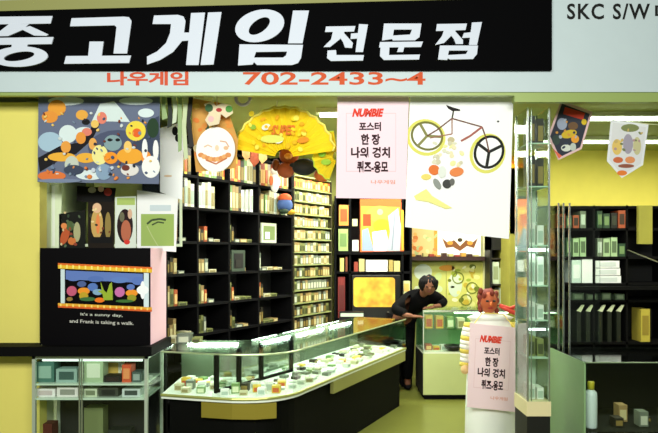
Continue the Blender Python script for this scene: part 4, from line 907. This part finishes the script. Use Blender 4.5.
cols = [('dark green', (40, 70, 46), (110, 140, 90)), ('olive', (130, 134, 70), (60, 60, 36)), ('rust', (166, 80, 44), (60, 40, 26)), ('grey', (110, 124, 104), (190, 206, 190)), ('black', (18, 20, 16), (50, 56, 40)), ('pale green', (166, 196, 150), (90, 110, 80))]
x = 557.0
k = 0
while x < 626:
    wd = R3.uniform(5, 9); n, c, c2 = cols[R3.choice([0, 1, 2, 3, 4, 5, 0, 4])]
    if not (x < 594 < x+wd+1): sb(n+' box on the top shelf of the right shelving', x, 210+R3.uniform(0, 6), x+wd, 228, c, c2, 'boxes on the top shelf at right')
    n, c, c2 = cols[R3.choice([0, 3, 5, 4, 0, 5])]
    if x > 560 and not (x < 594 < x+wd+1): sb(n+' box on the second shelf of the right shelving', x, 236+R3.uniform(0, 8), x+wd, 256.5, c, c2, 'boxes on the second shelf at right')
    x += wd+1.2
sb('white upright box on the third shelf at right, beside the chrome edges', 572, 260, 581, 283, (206, 226, 220), (240, 244, 244)); sb('bright white upright box on the third shelf at right', 582, 258.5, 592.5, 283, (246, 248, 250))
for i in range(3):
    y1 = 283-i*7.6
    bx('boxed_console', 'white flat carton, %s of the stack on the third shelf at right' % ['bottom', 'middle', 'topmost'][i], 'carton', 595.5, y1-7, 621-i*.8, y1, hY+.01, .25, (236, 240, 240), (206, 216, 214), None)
for i in range(4):
    sb('grey green case lying on the fourth shelf at right', 573+i*13.5+(2 if i > 1 else 0), 293+(i % 2), 584+i*13.5, 300, (84, 104, 82), (130, 150, 124), 'cases on the fourth shelf at right')
for i in range(5):
    x = 577+i*9.2+(3 if i > 1 else 0)
    mb = MB(); z0 = Z_(342, hY); mb.add([], [])
    P = [Q(x, 311, hY+.005), Q(x+5, 305, hY+.005), Q(x+7.5, 305, hY+.005), Q(x+4, 312, hY+.005), Q(x+4, 342, hY+.005), Q(x, 342, hY+.005)]
    t_ = thing('video_sleeve', 'dark sleeve with a light reflection painted as its slanted top on the fifth shelf at right', 'video case', tuple(P[5]), 0, 'sleeves on the fifth shelf at right')
    MB().slab([[P[0]-Vector((0, .0, .0)), P[3], P[4], P[5]]], (0, .18, 0)).build('sleeve', M((24, 30, 22), .5), t_)
    MB().slab([[P[0], P[1], P[2], P[3]]], (0, .02, 0)).build('reflection_top', M((206, 216, 180), .5), t_)  # pale slanted strip paints reflected light onto the sleeve
    if x > 620: break
sb('tall beige box standing alone on the fifth shelf at right', 641, 309, 650, 342, (190, 174, 70), (150, 130, 50))
for i in range(9):
    sb(['tan', 'grey'][i % 2]+' tape on the sixth shelf of the right shelving', 600+i*6.6, 364+(i % 3), 605+i*6.6, 372, [(140, 120, 76), (90, 100, 80)][i % 2], None, 'tapes on the sixth shelf at right')
for i in range(9):
    if 622 < 600+i*6.6 < 628: continue
    sb(['cream', 'olive', 'grey'][i % 3]+' tape on the seventh shelf of the right shelving', 600+i*6.6, 391+(i % 3), 604+i*6.6, 400, [(206, 190, 130), (120, 110, 60), (110, 110, 90)][i % 3], None, 'tapes on the seventh shelf at right')
MB().box(X_(575, hY-.12), hx1, hY-.13, hY, Z_(290, hY-.12), Z_(286.5, hY-.12)).build('front_ledge', BLACK, sh)
tag(MB().box(X_(639, 6.44), X_(653, 6.44), 6.45, 6.49, Z_(244, 6.45), 2.10).build('olive_board', M((150, 146, 56), .7, noise=.1)), 'olive board hanging below the bulkhead at the far right', 'board')
MB_ = MB(); MB_.tube([Q(628, 250, 6.35), Q(658, 262, 5.6)], .006); tag(MB_.build('display_rod', M((150, 150, 120), .3, .8)), 'thin pale rod slanting across the right shelving', 'rod')

# ------------------------------------------------------------------ pennants
st = MB(); st.tube([Q(x, y, 4.3) for x, y in ((540, 92), (561, 100), (593, 112), (611, 119), (648, 124), (675, 126))], .003)
tag(st.build('pennant_string', M((206, 214, 170), .6)), 'thin string carrying the two pennants across the right opening', 'string')
def pennant(label, pts, border, field, fn):
    t = thing('pennant', label, 'pennant', Q(*pts[0], 4.29)); mb = MB(); mb.slab([[Q(x, y, 4.29) for x, y in pts]], (0, .004, 0)); cl = mb.build('cloth', M(border, .7), t)
    cx = sum(p[0] for p in pts)/5; cy = sum(p[1] for p in pts)/5; a = Art(4.29); a.poly([(cx+(x-cx)*.88, cy+(y-cy)*.9) for x, y in pts], field); fn(a); a.build('printed_pattern', None, cl)
def pa(a):
    a.poly([(565, 107), (585, 113), (583, 120), (563, 114)], (206, 70, 50)); a.ell(562, 124, 5, 6, (150, 160, 180)); a.ell(569, 134, 8, 4, (206, 176, 50), -15); a.ell(575, 139, 4, 4, (230, 160, 60)); a.ell(584, 122, 2.6, 3, (216, 186, 50)); a.ell(566, 148, 5, 3.5, (210, 216, 206)); a.ell(556, 140, 4, 5, (60, 76, 70)); a.poly([(553, 149), (562, 156), (559, 158.5)], (226, 110, 80)); a.ell(573, 126, 5, 4, (110, 84, 60)); a.ell(573, 147, 3, 4, (190, 200, 190))
    blobs(a, 10, 556, 118, 582, 148, [(206, 150, 70), (50, 60, 80), (170, 180, 190)], (.8, 2), 61)
pennant('dark pennant with a red block and yellow shapes, the left one of the two', [(561, 100.5), (592.6, 112), (581.7, 149), (558.6, 160), (547.7, 137)], (226, 190, 190), (54, 58, 70), pa)
def pb(a):
    a.ell(630, 128, 9, 4, (130, 140, 90)); a.ell(617, 147, 5, 8, (226, 196, 110)); a.ell(628, 144, 5, 10, (166, 160, 176)); a.ell(637, 146, 4, 9, (200, 196, 150)); a.ell(618, 160, 5, 3, (206, 110, 70)); a.ell(630, 160, 5, 3.5, (226, 150, 100)); a.ell(622, 173, 5, 2.6, (232, 130, 60)); a.ell(626, 166, 8, 2, (150, 90, 70))
    blobs(a, 12, 613, 126, 642, 168, [(120, 130, 90), (180, 150, 150), (206, 180, 110)], (.8, 2), 62)
pennant('white pennant with small coloured figures hanging at the right', [(611, 119.5), (648.6, 124.6), (643, 165), (622, 178), (607, 161)], (232, 236, 240), (222, 224, 226), pb)
